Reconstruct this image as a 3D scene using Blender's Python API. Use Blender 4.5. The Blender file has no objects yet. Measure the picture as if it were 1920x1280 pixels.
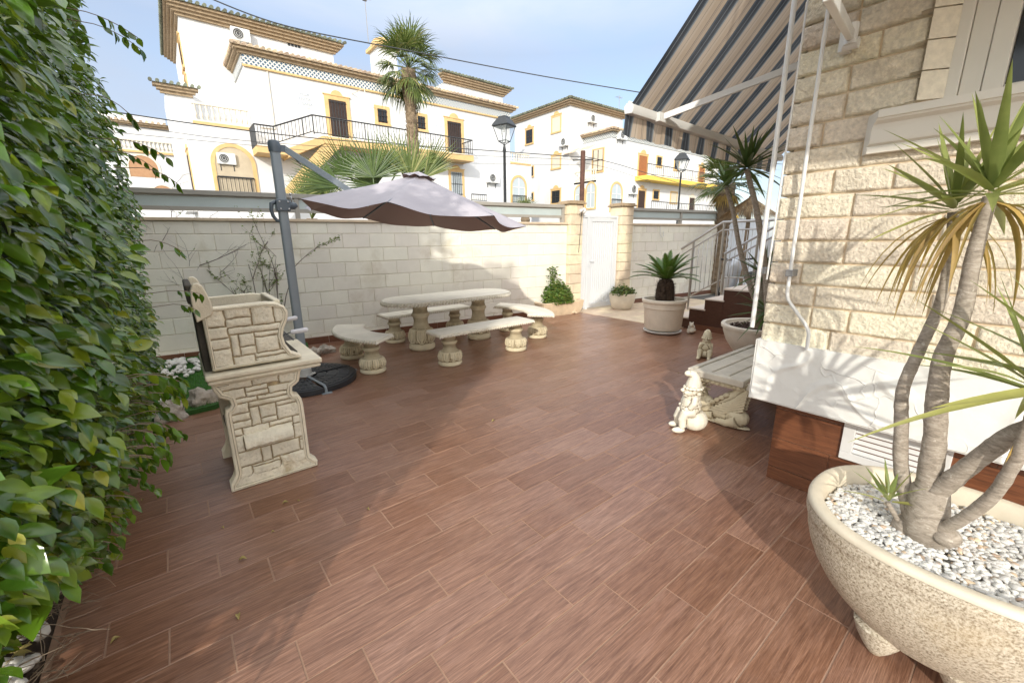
import bpy, bmesh, math, random
from mathutils import Vector, Matrix
from mathutils.noise import noise as pnoise
rnd = random.Random(7)
S = bpy.context.scene
COL = S.collection
R = math.radians

# ---------------------------------------------------------------- survey of the photograph
# world: X runs along the patio planks, Y across them (away from the lens), Z up, metres
FPX, PITCH, ROLL, EYE, YAW = 784.0, R(13.88), R(0.6), 1.55, R(51.5)
_fw = Vector((math.cos(YAW), math.sin(YAW), 0)); _rt = Vector((math.sin(YAW), -math.cos(YAW), 0)); _up = Vector((0, 0, 1))
_f = _fw*math.cos(PITCH) - _up*math.sin(PITCH); _d = -_fw*math.sin(PITCH) - _up*math.cos(PITCH)
_x = _rt*math.cos(ROLL) + _d*math.sin(ROLL); _y = -_rt*math.sin(ROLL) + _d*math.cos(ROLL)
CAM = Vector((0, 0, EYE))
def ray(px, py): return _x*(px-960) + _y*(py-640) + _f*FPX
def G(px, py, z=0.0):
    d = ray(px, py); return CAM + d*((z-EYE)/d.z)
def onV(px, py, v):
    d = ray(px, py); return CAM + d*(v/d.y)
def onU(px, py, u):
    d = ray(px, py); return CAM + d*(u/d.x)
def atD(px, py, dd):
    d = ray(px, py); return CAM + d*(dd/math.hypot(d.x, d.y))
def proj(p):
    q = Vector(p)-CAM; w = q.dot(_f)
    return (q.dot(_x)/w*FPX+960, q.dot(_y)/w*FPX+640) if w > 0 else (-9999, -9999)
W0 = Vector((8.129, 6.022, 0)); WA = R(-6.5)
WD = Vector((math.cos(WA), math.sin(WA), 0)); WN = Vector((-math.sin(WA), math.cos(WA), 0))
def wv(u): return W0.y + (u-W0.x)*math.tan(WA)

# ---------------------------------------------------------------- mesh builder
class MB:
    def __init__(s): s.v = []; s.f = []; s.m = []; s.tf = None
    def add(s, vs, fs, m=0):
        o = len(s.v)
        s.v.extend([tuple(s.tf(p)) for p in vs] if s.tf else [tuple(p) for p in vs])
        s.f.extend([tuple(o+i for i in f) for f in fs]); s.m.extend([m]*len(fs))
    def box(s, x0, y0, z0, x1, y1, z1, m=0):
        s.add([(x0,y0,z0),(x1,y0,z0),(x1,y1,z0),(x0,y1,z0),(x0,y0,z1),(x1,y0,z1),(x1,y1,z1),(x0,y1,z1)],
              [(0,3,2,1),(4,5,6,7),(0,1,5,4),(1,2,6,5),(2,3,7,6),(3,0,4,7)], m)
    def prism(s, poly, a, b, axis='z', m=0):
        n = len(poly)
        if axis == 'z': g = lambda p, t: (p[0], p[1], t)
        elif axis == 'y': g = lambda p, t: (p[0], t, p[1])
        else: g = lambda p, t: (t, p[0], p[1])
        s.add([g(p, a) for p in poly]+[g(p, b) for p in poly],
              [tuple(range(n))[::-1], tuple(range(n, 2*n))]+[(i, (i+1) % n, n+(i+1) % n, n+i) for i in range(n)], m)
    def tube(s, pts, rad, n=8, m=0, cap=True):
        pts = [Vector(p) for p in pts]; k = len(pts)
        if not hasattr(rad, '__len__'): rad = [rad]*k
        vs = []; prev = None
        for i, p in enumerate(pts):
            t = (pts[min(i+1, k-1)]-pts[max(i-1, 0)])
            if t.length < 1e-9: t = Vector((0, 0, 1))
            t.normalize()
            if prev is None:
                a = Vector((0, 0, 1)) if abs(t.z) < .9 else Vector((1, 0, 0))
                x = t.cross(a).normalized()
            else:
                x = (prev - t*prev.dot(t))
                x = x.normalized() if x.length > 1e-6 else t.orthogonal().normalized()
            prev = x; y = t.cross(x)
            for j in range(n):
                an = 2*math.pi*j/n; vs.append(p + (x*math.cos(an)+y*math.sin(an))*rad[i])
        fs = [(i*n+j, i*n+(j+1) % n, (i+1)*n+(j+1) % n, (i+1)*n+j) for i in range(k-1) for j in range(n)]
        if cap: fs += [tuple(range(n))[::-1], tuple((k-1)*n+j for j in range(n))]
        s.add(vs, fs, m)
    def lathe(s, prof, n=32, c=(0, 0, 0), m=0, sx=1, sy=1, fn=None, cap=True):
        vs = []
        for (r, z) in prof:
            for j in range(n):
                a = 2*math.pi*j/n; rr = r + (fn(a, z, r) if fn else 0)
                vs.append((c[0]+rr*math.cos(a)*sx, c[1]+rr*math.sin(a)*sy, c[2]+z))
        k = len(prof)
        fs = [(i*n+j, i*n+(j+1) % n, (i+1)*n+(j+1) % n, (i+1)*n+j) for i in range(k-1) for j in range(n)]
        if cap: fs += [tuple(range(n))[::-1], tuple((k-1)*n+j for j in range(n))]
        s.add(vs, fs, m)
    def ell(s, c, r, rot=None, nu=12, nv=8, m=0):
        c = Vector(c); vs = []
        if not hasattr(r, '__len__'): r = (r, r, r)
        for i in range(nv+1):
            th = math.pi*i/nv
            for j in range(nu):
                a = 2*math.pi*j/nu
                p = Vector((r[0]*math.sin(th)*math.cos(a), r[1]*math.sin(th)*math.sin(a), r[2]*math.cos(th)))
                if rot: p = rot @ p
                vs.append(c+p)
        fs = [(i*nu+j, (i+1)*nu+j, (i+1)*nu+(j+1) % nu, i*nu+(j+1) % nu) for i in range(nv) for j in range(nu)]
        s.add(vs, fs, m)
    def build(s, name, mats, parent=None, smooth=False, bevel=0, recalc=True, weld=False, mods=None, bseg=2):
        me = bpy.data.meshes.new(name); me.from_pydata(s.v, [], s.f)
        if not isinstance(mats, (list, tuple)): mats = [mats]
        for q in mats: me.materials.append(q)
        if len(mats) > 1: me.polygons.foreach_set('material_index', s.m)
        if recalc or weld:
            bm = bmesh.new(); bm.from_mesh(me)
            if weld: bmesh.ops.remove_doubles(bm, verts=bm.verts, dist=1e-5)
            if recalc: bmesh.ops.recalc_face_normals(bm, faces=bm.faces)
            bm.to_mesh(me); bm.free()
        if smooth is not False:
            me.polygons.foreach_set('use_smooth', [True]*len(me.polygons))
            if smooth is not True: me.set_sharp_from_angle(angle=R(smooth))
        me.update()
        o = bpy.data.objects.new(name, me); COL.objects.link(o)
        if parent: o.parent = parent
        if bevel:
            b = o.modifiers.new('bevel', 'BEVEL'); b.width = bevel; b.segments = bseg; b.limit_method = 'ANGLE'; b.angle_limit = R(35)
        return o

def thing(name, label, cat, loc=(0, 0, 0), rz=0, group=None):
    o = bpy.data.objects.new(name, None); COL.objects.link(o); o.location = loc; o.rotation_euler = (0, 0, rz)
    o.empty_display_size = .1; o['label'] = label; o['category'] = cat
    if group: o['group'] = group
    return o
def tag(o, label=None, cat=None, group=None, kind=None):
    if label: o['label'] = label
    if cat: o['category'] = cat
    if group: o['group'] = group
    if kind: o['kind'] = kind
    return o
def dup(root, loc=None, rz=None, label=None, group=None):
    def cp(o, par):
        c = o.copy(); COL.objects.link(c); c.parent = par
        for ch in list(o.children): cp(ch, c)
        return c
    r = cp(root, root.parent)
    if loc is not None: r.location = loc
    if rz is not None: r.rotation_euler = (0, 0, rz)
    if label: r['label'] = label
    if group: r['group'] = group
    return r

# ---------------------------------------------------------------- materials
def newmat(name):
    m = bpy.data.materials.new(name); m.use_nodes = True; nt = m.node_tree
    return m, nt, nt.nodes['Principled BSDF'], nt.nodes, nt.links
def mixc(nt, fac, a, b, typ='MIX'):
    n = nt.nodes.new('ShaderNodeMix'); n.data_type = 'RGBA'; n.blend_type = typ; n.clamp_factor = True
    for sock, val in ((n.inputs[0], fac), (n.inputs[6], a), (n.inputs[7], b)):
        if hasattr(val, 'is_output'): nt.links.new(val, sock)
        elif isinstance(val, (int, float)): sock.default_value = val
        else: sock.default_value = (*val[:3], 1)
    return n.outputs[2]
def mathn(nt, op, a, b=0.0, c=None):
    n = nt.nodes.new('ShaderNodeMath'); n.operation = op
    for i, val in enumerate((a, b) if c is None else (a, b, c)):
        if hasattr(val, 'is_output'): nt.links.new(val, n.inputs[i])
        else: n.inputs[i].default_value = val
    return n.outputs[0]
def noise(nt, vec, scale, detail=6, rough=.6, dist=0):
    n = nt.nodes.new('ShaderNodeTexNoise'); n.inputs['Scale'].default_value = scale
    n.inputs['Detail'].default_value = detail; n.inputs['Roughness'].default_value = rough; n.inputs['Distortion'].default_value = dist
    if vec: nt.links.new(vec, n.inputs['Vector'])
    return n.outputs[0]
def ramp(nt, val, stops):
    n = nt.nodes.new('ShaderNodeValToRGB'); e = n.color_ramp.elements
    while len(e) < len(stops): e.new(.5)
    for k, (p, c) in enumerate(stops):
        e[k].position = p; e[k].color = (*c, 1) if hasattr(c, '__len__') else (c, c, c, 1)
    nt.links.new(val, n.inputs[0]); return n.outputs[0]
def mapping(nt, vec, scale=(1, 1, 1), rot=(0, 0, 0)):
    n = nt.nodes.new('ShaderNodeMapping'); n.inputs['Scale'].default_value = scale; n.inputs['Rotation'].default_value = rot
    nt.links.new(vec, n.inputs['Vector']); return n.outputs[0]
def M(name, col, rough=.6, var=.12, vs=4, bump=0.0, bs=60, metal=0, spec=.5, island=0, patina=None, dirt=None, stretch=None, bd=.01):
    """plain-coloured surface with mottling, optional grain bump, crevice patina and weather stains"""
    m, nt, bs_, N, L = newmat(name)
    tc = N.new('ShaderNodeTexCoord').outputs['Object']
    if stretch: tc = mapping(nt, tc, stretch)
    n1 = noise(nt, tc, vs, 7, .62)
    lo = tuple(c*(1-var) for c in col); hi = tuple(min(1, c*(1+var)) for c in col)
    c = ramp(nt, n1, [(.3, lo), (.7, hi)])
    if dirt:
        n2 = noise(nt, tc, dirt[1], 8, .7, .4)
        c = mixc(nt, ramp(nt, n2, [(dirt[2], 0.0), (dirt[2]+.18, 1.0)]), c, dirt[0])
    if island:
        g = N.new('ShaderNodeNewGeometry')
        h = N.new('ShaderNodeHueSaturation'); L.new(c, h.inputs['Color'])
        L.new(mathn(nt, 'MULTIPLY_ADD', g.outputs['Random Per Island'], island*2, 1-island), h.inputs['Value'])
        L.new(mathn(nt, 'MULTIPLY_ADD', g.outputs['Random Per Island'], .03, .485), h.inputs['Hue'])
        c = h.outputs[0]
    if patina:
        g = N.new('ShaderNodeNewGeometry')
        f = ramp(nt, g.outputs['Pointiness'], [(patina[1], 1.0), (patina[2], 0.0)])
        n3 = noise(nt, tc, 18, 4, .6)
        f = mathn(nt, 'MULTIPLY', f, mathn(nt, 'MULTIPLY_ADD', n3, .9, .45))
        c = mixc(nt, f, c, patina[0])
    L.new(c, bs_.inputs['Base Color'])
    bs_.inputs['Roughness'].default_value = rough; bs_.inputs['Metallic'].default_value = metal
    bs_.inputs['Specular IOR Level'].default_value = spec
    if bump:
        b = N.new('ShaderNodeBump'); b.inputs['Strength'].default_value = bump; b.inputs['Distance'].default_value = bd
        L.new(noise(nt, tc, bs, 8, .65), b.inputs['Height']); L.new(b.outputs[0], bs_.inputs['Normal'])
    return m
def leafmat(name, c1, c2, rough=.35, trans=.25, yellow=None, spec=.5):
    m, nt, b, N, L = newmat(name)
    g = N.new('ShaderNodeNewGeometry').outputs['Random Per Island']
    stops = [(0, c1), (.75, c2)]
    if yellow: stops.append((.97, yellow))
    c = ramp(nt, g, stops)
    tc = N.new('ShaderNodeTexCoord').outputs['Object']
    c = mixc(nt, .35, c, ramp(nt, noise(nt, tc, 7, 4), [(.3, tuple(x*.55 for x in c1)), (.7, tuple(min(1, x*1.4) for x in c2))]))
    L.new(c, b.inputs['Base Color']); b.inputs['Roughness'].default_value = rough; b.inputs['Specular IOR Level'].default_value = spec
    t = N.new('ShaderNodeBsdfTranslucent'); L.new(mixc(nt, .5, c, (.35, .5, .05)), t.inputs['Color'])
    ms = N.new('ShaderNodeMixShader'); ms.inputs[0].default_value = trans
    out = N['Material Output']; L.new(b.outputs[0], ms.inputs[1]); L.new(t.outputs[0], ms.inputs[2]); L.new(ms.outputs[0], out.inputs['Surface'])
    return m
def glassmat(name, tint=(.08, .1, .11), rough=.06):
    m, nt, b, N, L = newmat(name)
    b.inputs['Base Color'].default_value = (*tint, 1); b.inputs['Roughness'].default_value = rough; b.inputs['Specular IOR Level'].default_value = .35
    return m

CREAM = M('white_render', (.68, .68, .675), .85, .05, 1.2, .25, 90, dirt=((.62, .59, .52), .9, .58), stretch=(1, 1, .35), bd=.004)
YEL = M('ochre_paint', (.64, .43, .19), .7, .12, 3)
TILEC = M('clay_roof', (.50, .39, .27), .8, .28, 3, .3, 40, island=.25, dirt=((.2, .19, .14), 4, .55))
TILEG = M('mossy_roof', (.16, .17, .12), .8, .35, 4, .3, 40, island=.3)
CORN = M('cornice_brick', (.40, .30, .19), .85, .2, 5, .2, 60, dirt=((.22, .15, .09), 8, .5))
IRON = M('black_iron', (.035, .037, .04), .5, .2, 8)
DOORW = M('dark_wood_door', (.045, .022, .013), .5, .3, 12, .2, 60)
DOORO = M('orange_wood_door', (.32, .12, .035), .5, .2, 12)
GLD = glassmat('dark_glass', (.02, .025, .03), .12); GLL = glassmat('curtained_glass', (.45, .5, .52), .15)
SHUT = M('cream_shutter', (.62, .56, .45), .6, .06, 5)
BALU = M('cream_baluster', (.72, .66, .55), .8, .08, 6)
ACW = M('white_casing', (.74, .74, .71), .5, .05, 4)
ACD = M('fan_grille', (.05, .05, .05), .6, .1, 4)
CAST = M('cast_stone', (.64, .56, .39), .82, .16, 5, .6, 120, patina=((.14, .09, .035), .462, .499), dirt=((.40, .32, .18), 6, .58), bd=.005)
CASTW = M('pale_cast_stone', (.72, .67, .56), .78, .10, 4, .5, 150, patina=((.26, .20, .11), .45, .498), dirt=((.55, .50, .38), 5, .62), bd=.004)
GNOM = M('gnome_stone', (.74, .69, .57), .75, .1, 9, .3, 140, patina=((.16, .10, .04), .465, .499), dirt=((.50, .42, .26), 9, .6), bd=.003)
PVC = M('white_painted_metal', (.70, .70, .68), .35, .04, 3)
STEEL = M('brushed_steel', (.42, .40, .38), .32, .06, 8, metal=1)
SOIL = M('dark_soil', (.05, .033, .022), .95, .4, 30, .8, 60)
BARK = M('palm_trunk', (.23, .17, .11), .9, .3, 14, .8, 40, bd=.03)
TWIG = M('bare_twig', (.17, .13, .11), .85, .2, 20)
GRAPH = M('graphite_metal', (.10, .125, .15), .4, .1, 4)
GRAPHL = M('grey_metal', (.26, .30, .33), .4, .08, 4)
# ================================================================ camera, light, sky
cam = bpy.data.cameras.new('camera'); co = bpy.data.objects.new('camera', cam); COL.objects.link(co)
cam.sensor_width = 36; cam.lens = 36*FPX/1920; cam.clip_start = .02; cam.clip_end = 2000
mw = Matrix.Identity(4)
for i in range(3):
    mw[i][0] = _x[i]; mw[i][1] = -_y[i]; mw[i][2] = -_f[i]; mw[i][3] = CAM[i]
co.matrix_world = mw; S.camera = co
SUN_EL = R(23.0); SUN_TR = Vector((.73, .683, 0)).normalized()
sl = bpy.data.lights.new('sun', 'SUN'); sl.energy = 2.15; sl.angle = R(1.0); sl.color = (1, .95, .85)
so = bpy.data.objects.new('sun', sl); COL.objects.link(so)
sd = Vector((SUN_TR.x*math.cos(SUN_EL), SUN_TR.y*math.cos(SUN_EL), -math.sin(SUN_EL)))
so.rotation_euler = sd.to_track_quat('-Z', 'Y').to_euler()
w = bpy.data.worlds.new('World'); S.world = w; w.use_nodes = True
nt = w.node_tree; N = nt.nodes; L = nt.links
sky = N.new('ShaderNodeTexSky'); sky.sky_type = 'NISHITA'; sky.sun_disc = False; sky.sun_elevation = SUN_EL
sky.sun_rotation = math.atan2(-SUN_TR.x, -SUN_TR.y); sky.air_density = 1.0; sky.dust_density = .8; sky.ozone_density = 1.6
tc = N.new('ShaderNodeTexCoord').outputs['Generated']
mp = mapping(nt, tc, (1, 1, 2.6))
cl = noise(nt, mp, 1.7, 7, .55, .5)
cf = ramp(nt, cl, [(.40, .42), (.66, .84)])
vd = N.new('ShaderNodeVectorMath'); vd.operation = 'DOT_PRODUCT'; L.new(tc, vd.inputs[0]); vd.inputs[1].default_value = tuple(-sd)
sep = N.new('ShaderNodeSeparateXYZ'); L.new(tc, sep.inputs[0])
near = ramp(nt, mathn(nt, 'MAXIMUM', vd.outputs['Value'], mathn(nt, 'SUBTRACT', sep.outputs[2], .35)), [(.0, 0.0), (.55, 1.0)])  # unseen sky overhead and sunward made brighter to lift the shaded areas
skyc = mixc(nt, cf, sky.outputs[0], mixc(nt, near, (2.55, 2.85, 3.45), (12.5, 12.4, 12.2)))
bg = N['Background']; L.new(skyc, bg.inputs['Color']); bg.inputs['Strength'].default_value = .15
S.view_settings.view_transform = 'Standard'; S.view_settings.look = 'None'; S.view_settings.exposure = .72; S.view_settings.gamma = 1
S.cycles.max_bounces = 8; S.cycles.diffuse_bounces = 4; S.cycles.transparent_max_bounces = 12
S.cycles.use_denoising = True

# ================================================================ ground and street
mb = MB(); mb.box(-300, -300, -.5, 300, 600, -.03)
tag(mb.build('ground', M('street_ground', (.13, .125, .115), .9, .2, .5, .3, 30)), kind='structure')

# ---- wood-look plank tiles: real tiles with a recessed grout bed
def floor_mat():
    m, nt, b, N, L = newmat('wood_look_tile')
    tc = N.new('ShaderNodeTexCoord').outputs['Object']
    isl = N.new('ShaderNodeNewGeometry').outputs['Random Per Island']
    cx = N.new('ShaderNodeCombineXYZ'); L.new(mathn(nt, 'MULTIPLY', isl, 37), cx.inputs[0]); L.new(mathn(nt, 'MULTIPLY', isl, 91), cx.inputs[1])
    va = N.new('ShaderNodeVectorMath'); va.operation = 'ADD'; L.new(tc, va.inputs[0]); L.new(cx.outputs[0], va.inputs[1])
    g1 = noise(nt, mapping(nt, va.outputs[0], (1.5, 30, 1)), 2.4, 9, .70, 1.1)
    g2 = noise(nt, mapping(nt, va.outputs[0], (4, 190, 1)), 2.0, 5, .65, .6)
    g3 = noise(nt, mapping(nt, va.outputs[0], (1.6, 5, 1)), 2.0, 4, .6, 1.5)
    c = ramp(nt, g1, [(.30, (.115, .048, .025)), (.48, (.25, .120, .069)), (.68, (.385, .205, .125))])
    c = mixc(nt, mathn(nt, 'MULTIPLY', ramp(nt, g2, [(.40, 1.0), (.56, 0.0)]), .62), c, (.11, .048, .028))
    c = mixc(nt, mathn(nt, 'MULTIPLY', ramp(nt, g3, [(.55, 0.0), (.75, 1.0)]), .35), c, (.36, .20, .14))
    h = N.new('ShaderNodeHueSaturation'); L.new(c, h.inputs['Color'])
    L.new(mathn(nt, 'MULTIPLY_ADD', isl, .24, .88), h.inputs['Value']); L.new(mathn(nt, 'MULTIPLY_ADD', isl, -.12, 1.02), h.inputs['Saturation'])
    # pale footmarks and dust lying over many tiles
    d = noise(nt, tc, 1.3, 9, .72, .6)
    c = mixc(nt, mathn(nt, 'MULTIPLY', ramp(nt, d, [(.50, 0.0), (.74, 1.0)]), .26), h.outputs[0], (.40, .28, .22))
    L.new(c, b.inputs['Base Color'])
    L.new(mathn(nt, 'MULTIPLY_ADD', d, .22, .22), b.inputs['Roughness']); b.inputs['Specular IOR Level'].default_value = .5
    bp = N.new('ShaderNodeBump'); bp.inputs['Strength'].default_value = .35; bp.inputs['Distance'].default_value = .0015
    L.new(mathn(nt, 'ADD', g1, g2), bp.inputs['Height']); L.new(bp.outputs[0], b.inputs['Normal'])
    return m
FLOOR = floor_mat()
GROUT = M('sandy_grout', (.33, .205, .138), .9, .15, 10)
mb = MB(); mb.box(-.62, -3, -.03, 7.0, 7.2, -.0016)
g0 = mb.build('floor_grout', GROUT)
PW, PL = .1954, .585
mb = MB(); gp = .0020
for j in range(-18, 34):
    v0 = .614+PW*j; v1 = v0+PW
    off = (.14+.197*(7-j)) % PL
    k = -3
    while True:
        u0 = off+PL*k; u1 = u0+PL; k += 1
        if u0 > 6.96: break
        a0 = max(u0, -.6); a1 = min(u1, 6.6 if v0 > 3.6 else 6.96)
        if a1-a0 < .03 or v0 > wv(a1)+.1: continue
        e = rnd.uniform(-.0005, .0005)
        x0, x1, y0, y1 = a0+gp, a1-gp, v0+gp, v1-gp; c = .0018
        mb.add([(x0,y0,-.004),(x1,y0,-.004),(x1,y1,-.004),(x0,y1,-.004),
                (x0+c,y0+c,e),(x1-c,y0+c,e),(x1-c,y1-c,e),(x0+c,y1-c,e)],
               [(4,5,6,7),(0,1,5,4),(1,2,6,5),(2,3,7,6),(3,0,4,7)])
fl = mb.build('patio_floor', FLOOR, recalc=False); tag(fl, kind='structure')
g0.parent = fl; g0.name = 'grout'

# ---- pale path by the gate
mb = MB()
for i in range(12):
    for j in range(12):
        u0 = 6.62+i*.3; v0 = 3.72+j*.3
        if v0 > wv(u0)+.1: continue
        mb.box(u0+.003, v0+.003, -.02, u0+.297, v0+.297, .004)
PATH = M('pale_path_tile', (.62, .50, .36), .6, .15, 7, .3, 60, island=.1)
tag(mb.build('path', PATH, bevel=.002), kind='structure')

# ---- raised lawn bed in the far left corner, soil strip under the hedge
mb = MB()
mb.prism([(-2.6, 3.9), (-.55, 3.9), (-.36, 4.62), (.10, 4.66), (.55, 5.05), (1.0, 5.75), (1.30, 6.2), (1.42, 6.82), (-2.6, 7.28)], -.02, .045)
tag(mb.build('lawn_bed', M('lawn_soil', (.03, .10, .015), .95, .4, 12, .6, 40)), kind='structure')
mb = MB(); mb.prism([(-3.2, -1.5), (-.605, -1.5), (-.605, 4.0), (-3.2, 4.0)], -.02, -.006)
tag(mb.build('soil_strip', SOIL), kind='structure')
GR = leafmat('lawn_blade', (.025, .12, .015), (.07, .24, .03), .5, .2)
mb = MB()
poly = [(-2.3, 3.95), (-.60, 3.95), (-.38, 4.64), (.08, 4.68), (.53, 5.07), (.98, 5.77), (1.27, 6.2), (1.35, 6.7), (-2.3, 7.1)]
def inpoly(x, y, P):
    c = False; j = len(P)-1
    for i in range(len(P)):
        if (P[i][1] > y) != (P[j][1] > y) and x < (P[j][0]-P[i][0])*(y-P[i][1])/(P[j][1]-P[i][1])+P[i][0]: c = not c
        j = i
    return c
k = 0
while k < 42000:
    x = rnd.uniform(-2.0, 1.35); y = rnd.uniform(3.95, 7.05)
    if not inpoly(x, y, poly): continue
    k += 1
    h = rnd.uniform(.018, .038); a = rnd.uniform(0, 6.28); l = rnd.uniform(.0, .02); ww = .0022
    dx, dy = math.cos(a)*ww, math.sin(a)*ww; bx, by = math.cos(a+1.2)*l, math.sin(a+1.2)*l
    mb.add([(x-dx, y-dy, .04), (x+dx, y+dy, .04), (x+bx, y+by, .045+h)], [(0, 1, 2)])
tag(mb.build('grass', GR, recalc=False), 'short green turf in the far left bed behind the grill', 'grass', kind='stuff')

# ================================================================ garden wall (block work), pillars, gate
BLOCK = M('cream_block', (.82, .785, .69), .85, .06, 3, .35, 60, island=.04, dirt=((.64, .58, .46), 1.3, .55), bd=.004)
MORT = M('wall_mortar', (.74, .69, .58), .9, .1, 10)
CAPM = M('wall_coping', (.62, .50, .36), .8, .15, 6, .2, 60)
PIL = M('pillar_stone', (.76, .64, .46), .85, .18, 5, .8, 45, island=.13, bd=.012)
SKIRT = M('brown_skirting', (.16, .065, .035), .45, .25, 10, stretch=(1, 1, 8))
def wall(name, s0, s1, label, skirt=True):
    """s runs along the wall from the gate's left jamb; local x = s, local -y faces the patio"""
    t = thing(name, label, 'wall', tuple(W0), WA)
    mb = MB(); mb.box(s0, .01, -.05, s1, .19, 1.80); mb.build('mortar_core', MORT, t)
    mb = MB(); g = .004
    for r_ in range(9):
        z0 = -.062+.2127*r_; z1 = min(z0+.2127, 1.803)
        x = s0 - (.1 if r_ % 2 else .3)
        while x < s1:
            a, b = max(x, s0), min(x+.40, s1); x += .40
            if b-a < .03: continue
            mb.box(a+g, 0+rnd.uniform(-.0015, .0015), z0+g, b-g, .2, z1-g)
    mb.build('block_work', BLOCK, t, bevel=.006)
    mb = MB(); mb.box(s0, -.03, 1.805, s1, .23, 1.845); mb.build('coping', CAPM, t, bevel=.006)
    if skirt:
        mb = MB(); x = s0
        while x < s1:
            mb.box(x+.002, -.014, 0, min(x+.45, s1)-.002, -.003, .105); x += .45
        mb.build('skirting', SKIRT, t, bevel=.002)
    return t
wall('garden_wall', -9.6, -1.72, 'long cream block garden wall behind the stone table and parasol')
wall('garden_wall', .16, 3.9, 'short cream block wall right of the white gate, behind the steps railing')
def pillar(s, w_, label):
    t = thing('gate_pillar', label, 'pillar', tuple(W0+WD*s), WA, 'stone pillars of the gate')
    mb = MB(); n = 11
    for i in range(n):
        z0 = i*.2; z1 = z0+.2
        if i % 2: mb.box(-w_/2, -.10, z0+.003, w_/2, .26, z1-.003)
        else:
            c = rnd.uniform(-.05, .05); mb.box(-w_/2, -.10, z0+.003, c-.003, .26, z1-.003); mb.box(c+.003, -.10, z0+.003, w_/2, .26, z1-.003)
    o = mb.build('shaft', PIL, t, bevel=.01)
    mb = MB(); mb.box(-w_/2-.05, -.15, 2.2, w_/2+.05, .31, 2.235); mb.box(-w_/2-.02, -.12, 2.235, w_/2+.02, .28, 2.27)
    mb.build('pillar_cap', CORN, t, bevel=.008)
    return t
pillar(-1.555, .33, 'sandy stone pillar on the left of the white gate')
pillar(-.085, .37, 'sandy stone pillar on the right of the white gate')
# windbreak panels standing on the wall
ALU = M('taupe_aluminium', (.36, .34, .30), .45, .06, 4); FROST = M('frosted_panel', (.50, .57, .56), .3, .05, 2)
def windbreak(s0, s1, posts, label):
    t = thing('windbreak_panel', label, 'windbreak', tuple(W0), WA, 'windbreak panels on top of the garden wall')
    mb = MB(); mb.box(s0, .05, 1.935, s1, .11, 1.985); mb.box(s0, .03, 2.13, s1, .13, 2.19)
    mb.box(s0, .06, 2.112, s1, .10, 2.13)
    for p in posts: mb.box(p-.03, .04, 1.845, p+.03, .12, 2.128)
    mb.build('frame', ALU, t, bevel=.004)
    mb = MB(); q = sorted(posts)
    for a, b in zip(q[:-1], q[1:]): mb.box(a+.035, .072, 1.987, b-.035, .088, 2.11)
    mb.build('panel', FROST, t)
windbreak(-9.5, -1.76, [-9.4, -6.66, -4.2, -1.79], 'long frosted windbreak panel on the wall left of the gate')
windbreak(.12, 3.85, [.16, 1.97, 3.8], 'frosted windbreak panel on the wall right of the gate')
# gate
GATEW = M('white_gate_paint', (.66, .68, .70), .4, .03, 3)
t = thing('garden_gate', 'white ribbed metal gate between the two stone pillars', 'gate', tuple(W0), WA)
mb = MB()
for a, b in ((-1.385, -1.345), (-1.175, -1.125), (-.335, -.29)): mb.box(a, -.02, 0, b, .06, 2.0)
mb.box(-1.345, -.018, 1.95, -.335, .058, 1.998); mb.build('frame', GATEW, t, bevel=.004)
mb = MB()
for i in range(4): mb.box(-1.338+i*.04, .0+(.004 if i % 2 else 0), .03, -1.301+i*.04, .035, 1.945)
mb.build('side_panel', GATEW, t, bevel=.003)
lf = MB(); lf.box(-1.118, -.005, .03, -1.06, .045, 1.94); lf.box(-.40, -.005, .03, -.342, .045, 1.94)
lf.box(-1.06, -.004, 1.87, -.40, .044, 1.938); lf.box(-1.06, -.004, .032, -.40, .044, .13)
n = 11; st = .66/n
for i in range(n):
    x = -1.06+i*st; lf.add([(x+.003, .022, .13), (x+.012, .008, .13), (x+st-.012, .008, .13), (x+st-.003, .022, .13),
                            (x+.003, .022, 1.87), (x+.012, .008, 1.87), (x+st-.012, .008, 1.87), (x+st-.003, .022, 1.87)],
                           [(0,1,5,4),(1,2,6,5),(2,3,7,6)])
lf.box(-1.06, .024, .13, -.40, .034, 1.87)
lfo = lf.build('gate_leaf', GATEW, t, bevel=.002)
mb = MB(); mb.box(-1.11, -.016, .92, -1.075, -.006, 1.12); mb.tube([(-1.092, -.014, 1.05), (-1.092, -.05, 1.05), (-1.04, -.052, 1.05), (-.99, -.05, 1.048)], .009, 8)
mb.build('handle', GATEW, lfo, smooth=40)
# globe light, camera and intercom on the left pillar
t = thing('wall_light', 'small round white globe light on the left gate pillar', 'light', tuple(W0+WD*-1.34-WN*.02+Vector((0, 0, 2.08))), WA)
mb = MB(); mb.ell((0, -.02, 0), .065, nu=20, nv=12); mb.build('globe', M('opal_glass', (.85, .83, .8), .25, .02), t, smooth=True)
mb = MB(); mb.lathe([(.03, -.09), (.03, -.06), (.05, -.058)], 14, (0, -.02, 0)); mb.build('bracket', PVC, t)
t = thing('security_camera', 'small white security camera fixed to the left gate pillar', 'camera', tuple(W0+WD*-1.55-WN*.17+Vector((0, 0, 2.02))), WA)
mb = MB(); mb.tube([(-.05, -.10, .05), (.07, -.02, .06)], .028, 12); mb.build('housing', PVC, t, smooth=40)
mb = MB(); mb.tube([(.05, .07, .0), (.03, -.01, .01), (0, -.05, .035)], .01, 8); mb.build('arm', PVC, t, smooth=40)
o = MB(); o.tube([(0, 0, 1.25), (.02, -.012, 1.7), (.05, -.01, 2.1)], .006, 6)
o.tf = None; oo = o.build('cable', IRON, None, smooth=True); oo.location = tuple(W0+WD*-1.50-WN*.12); oo.rotation_euler = (0, 0, WA)
tag(oo, 'thin dark cable running up the left gate pillar', 'cable')
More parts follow.
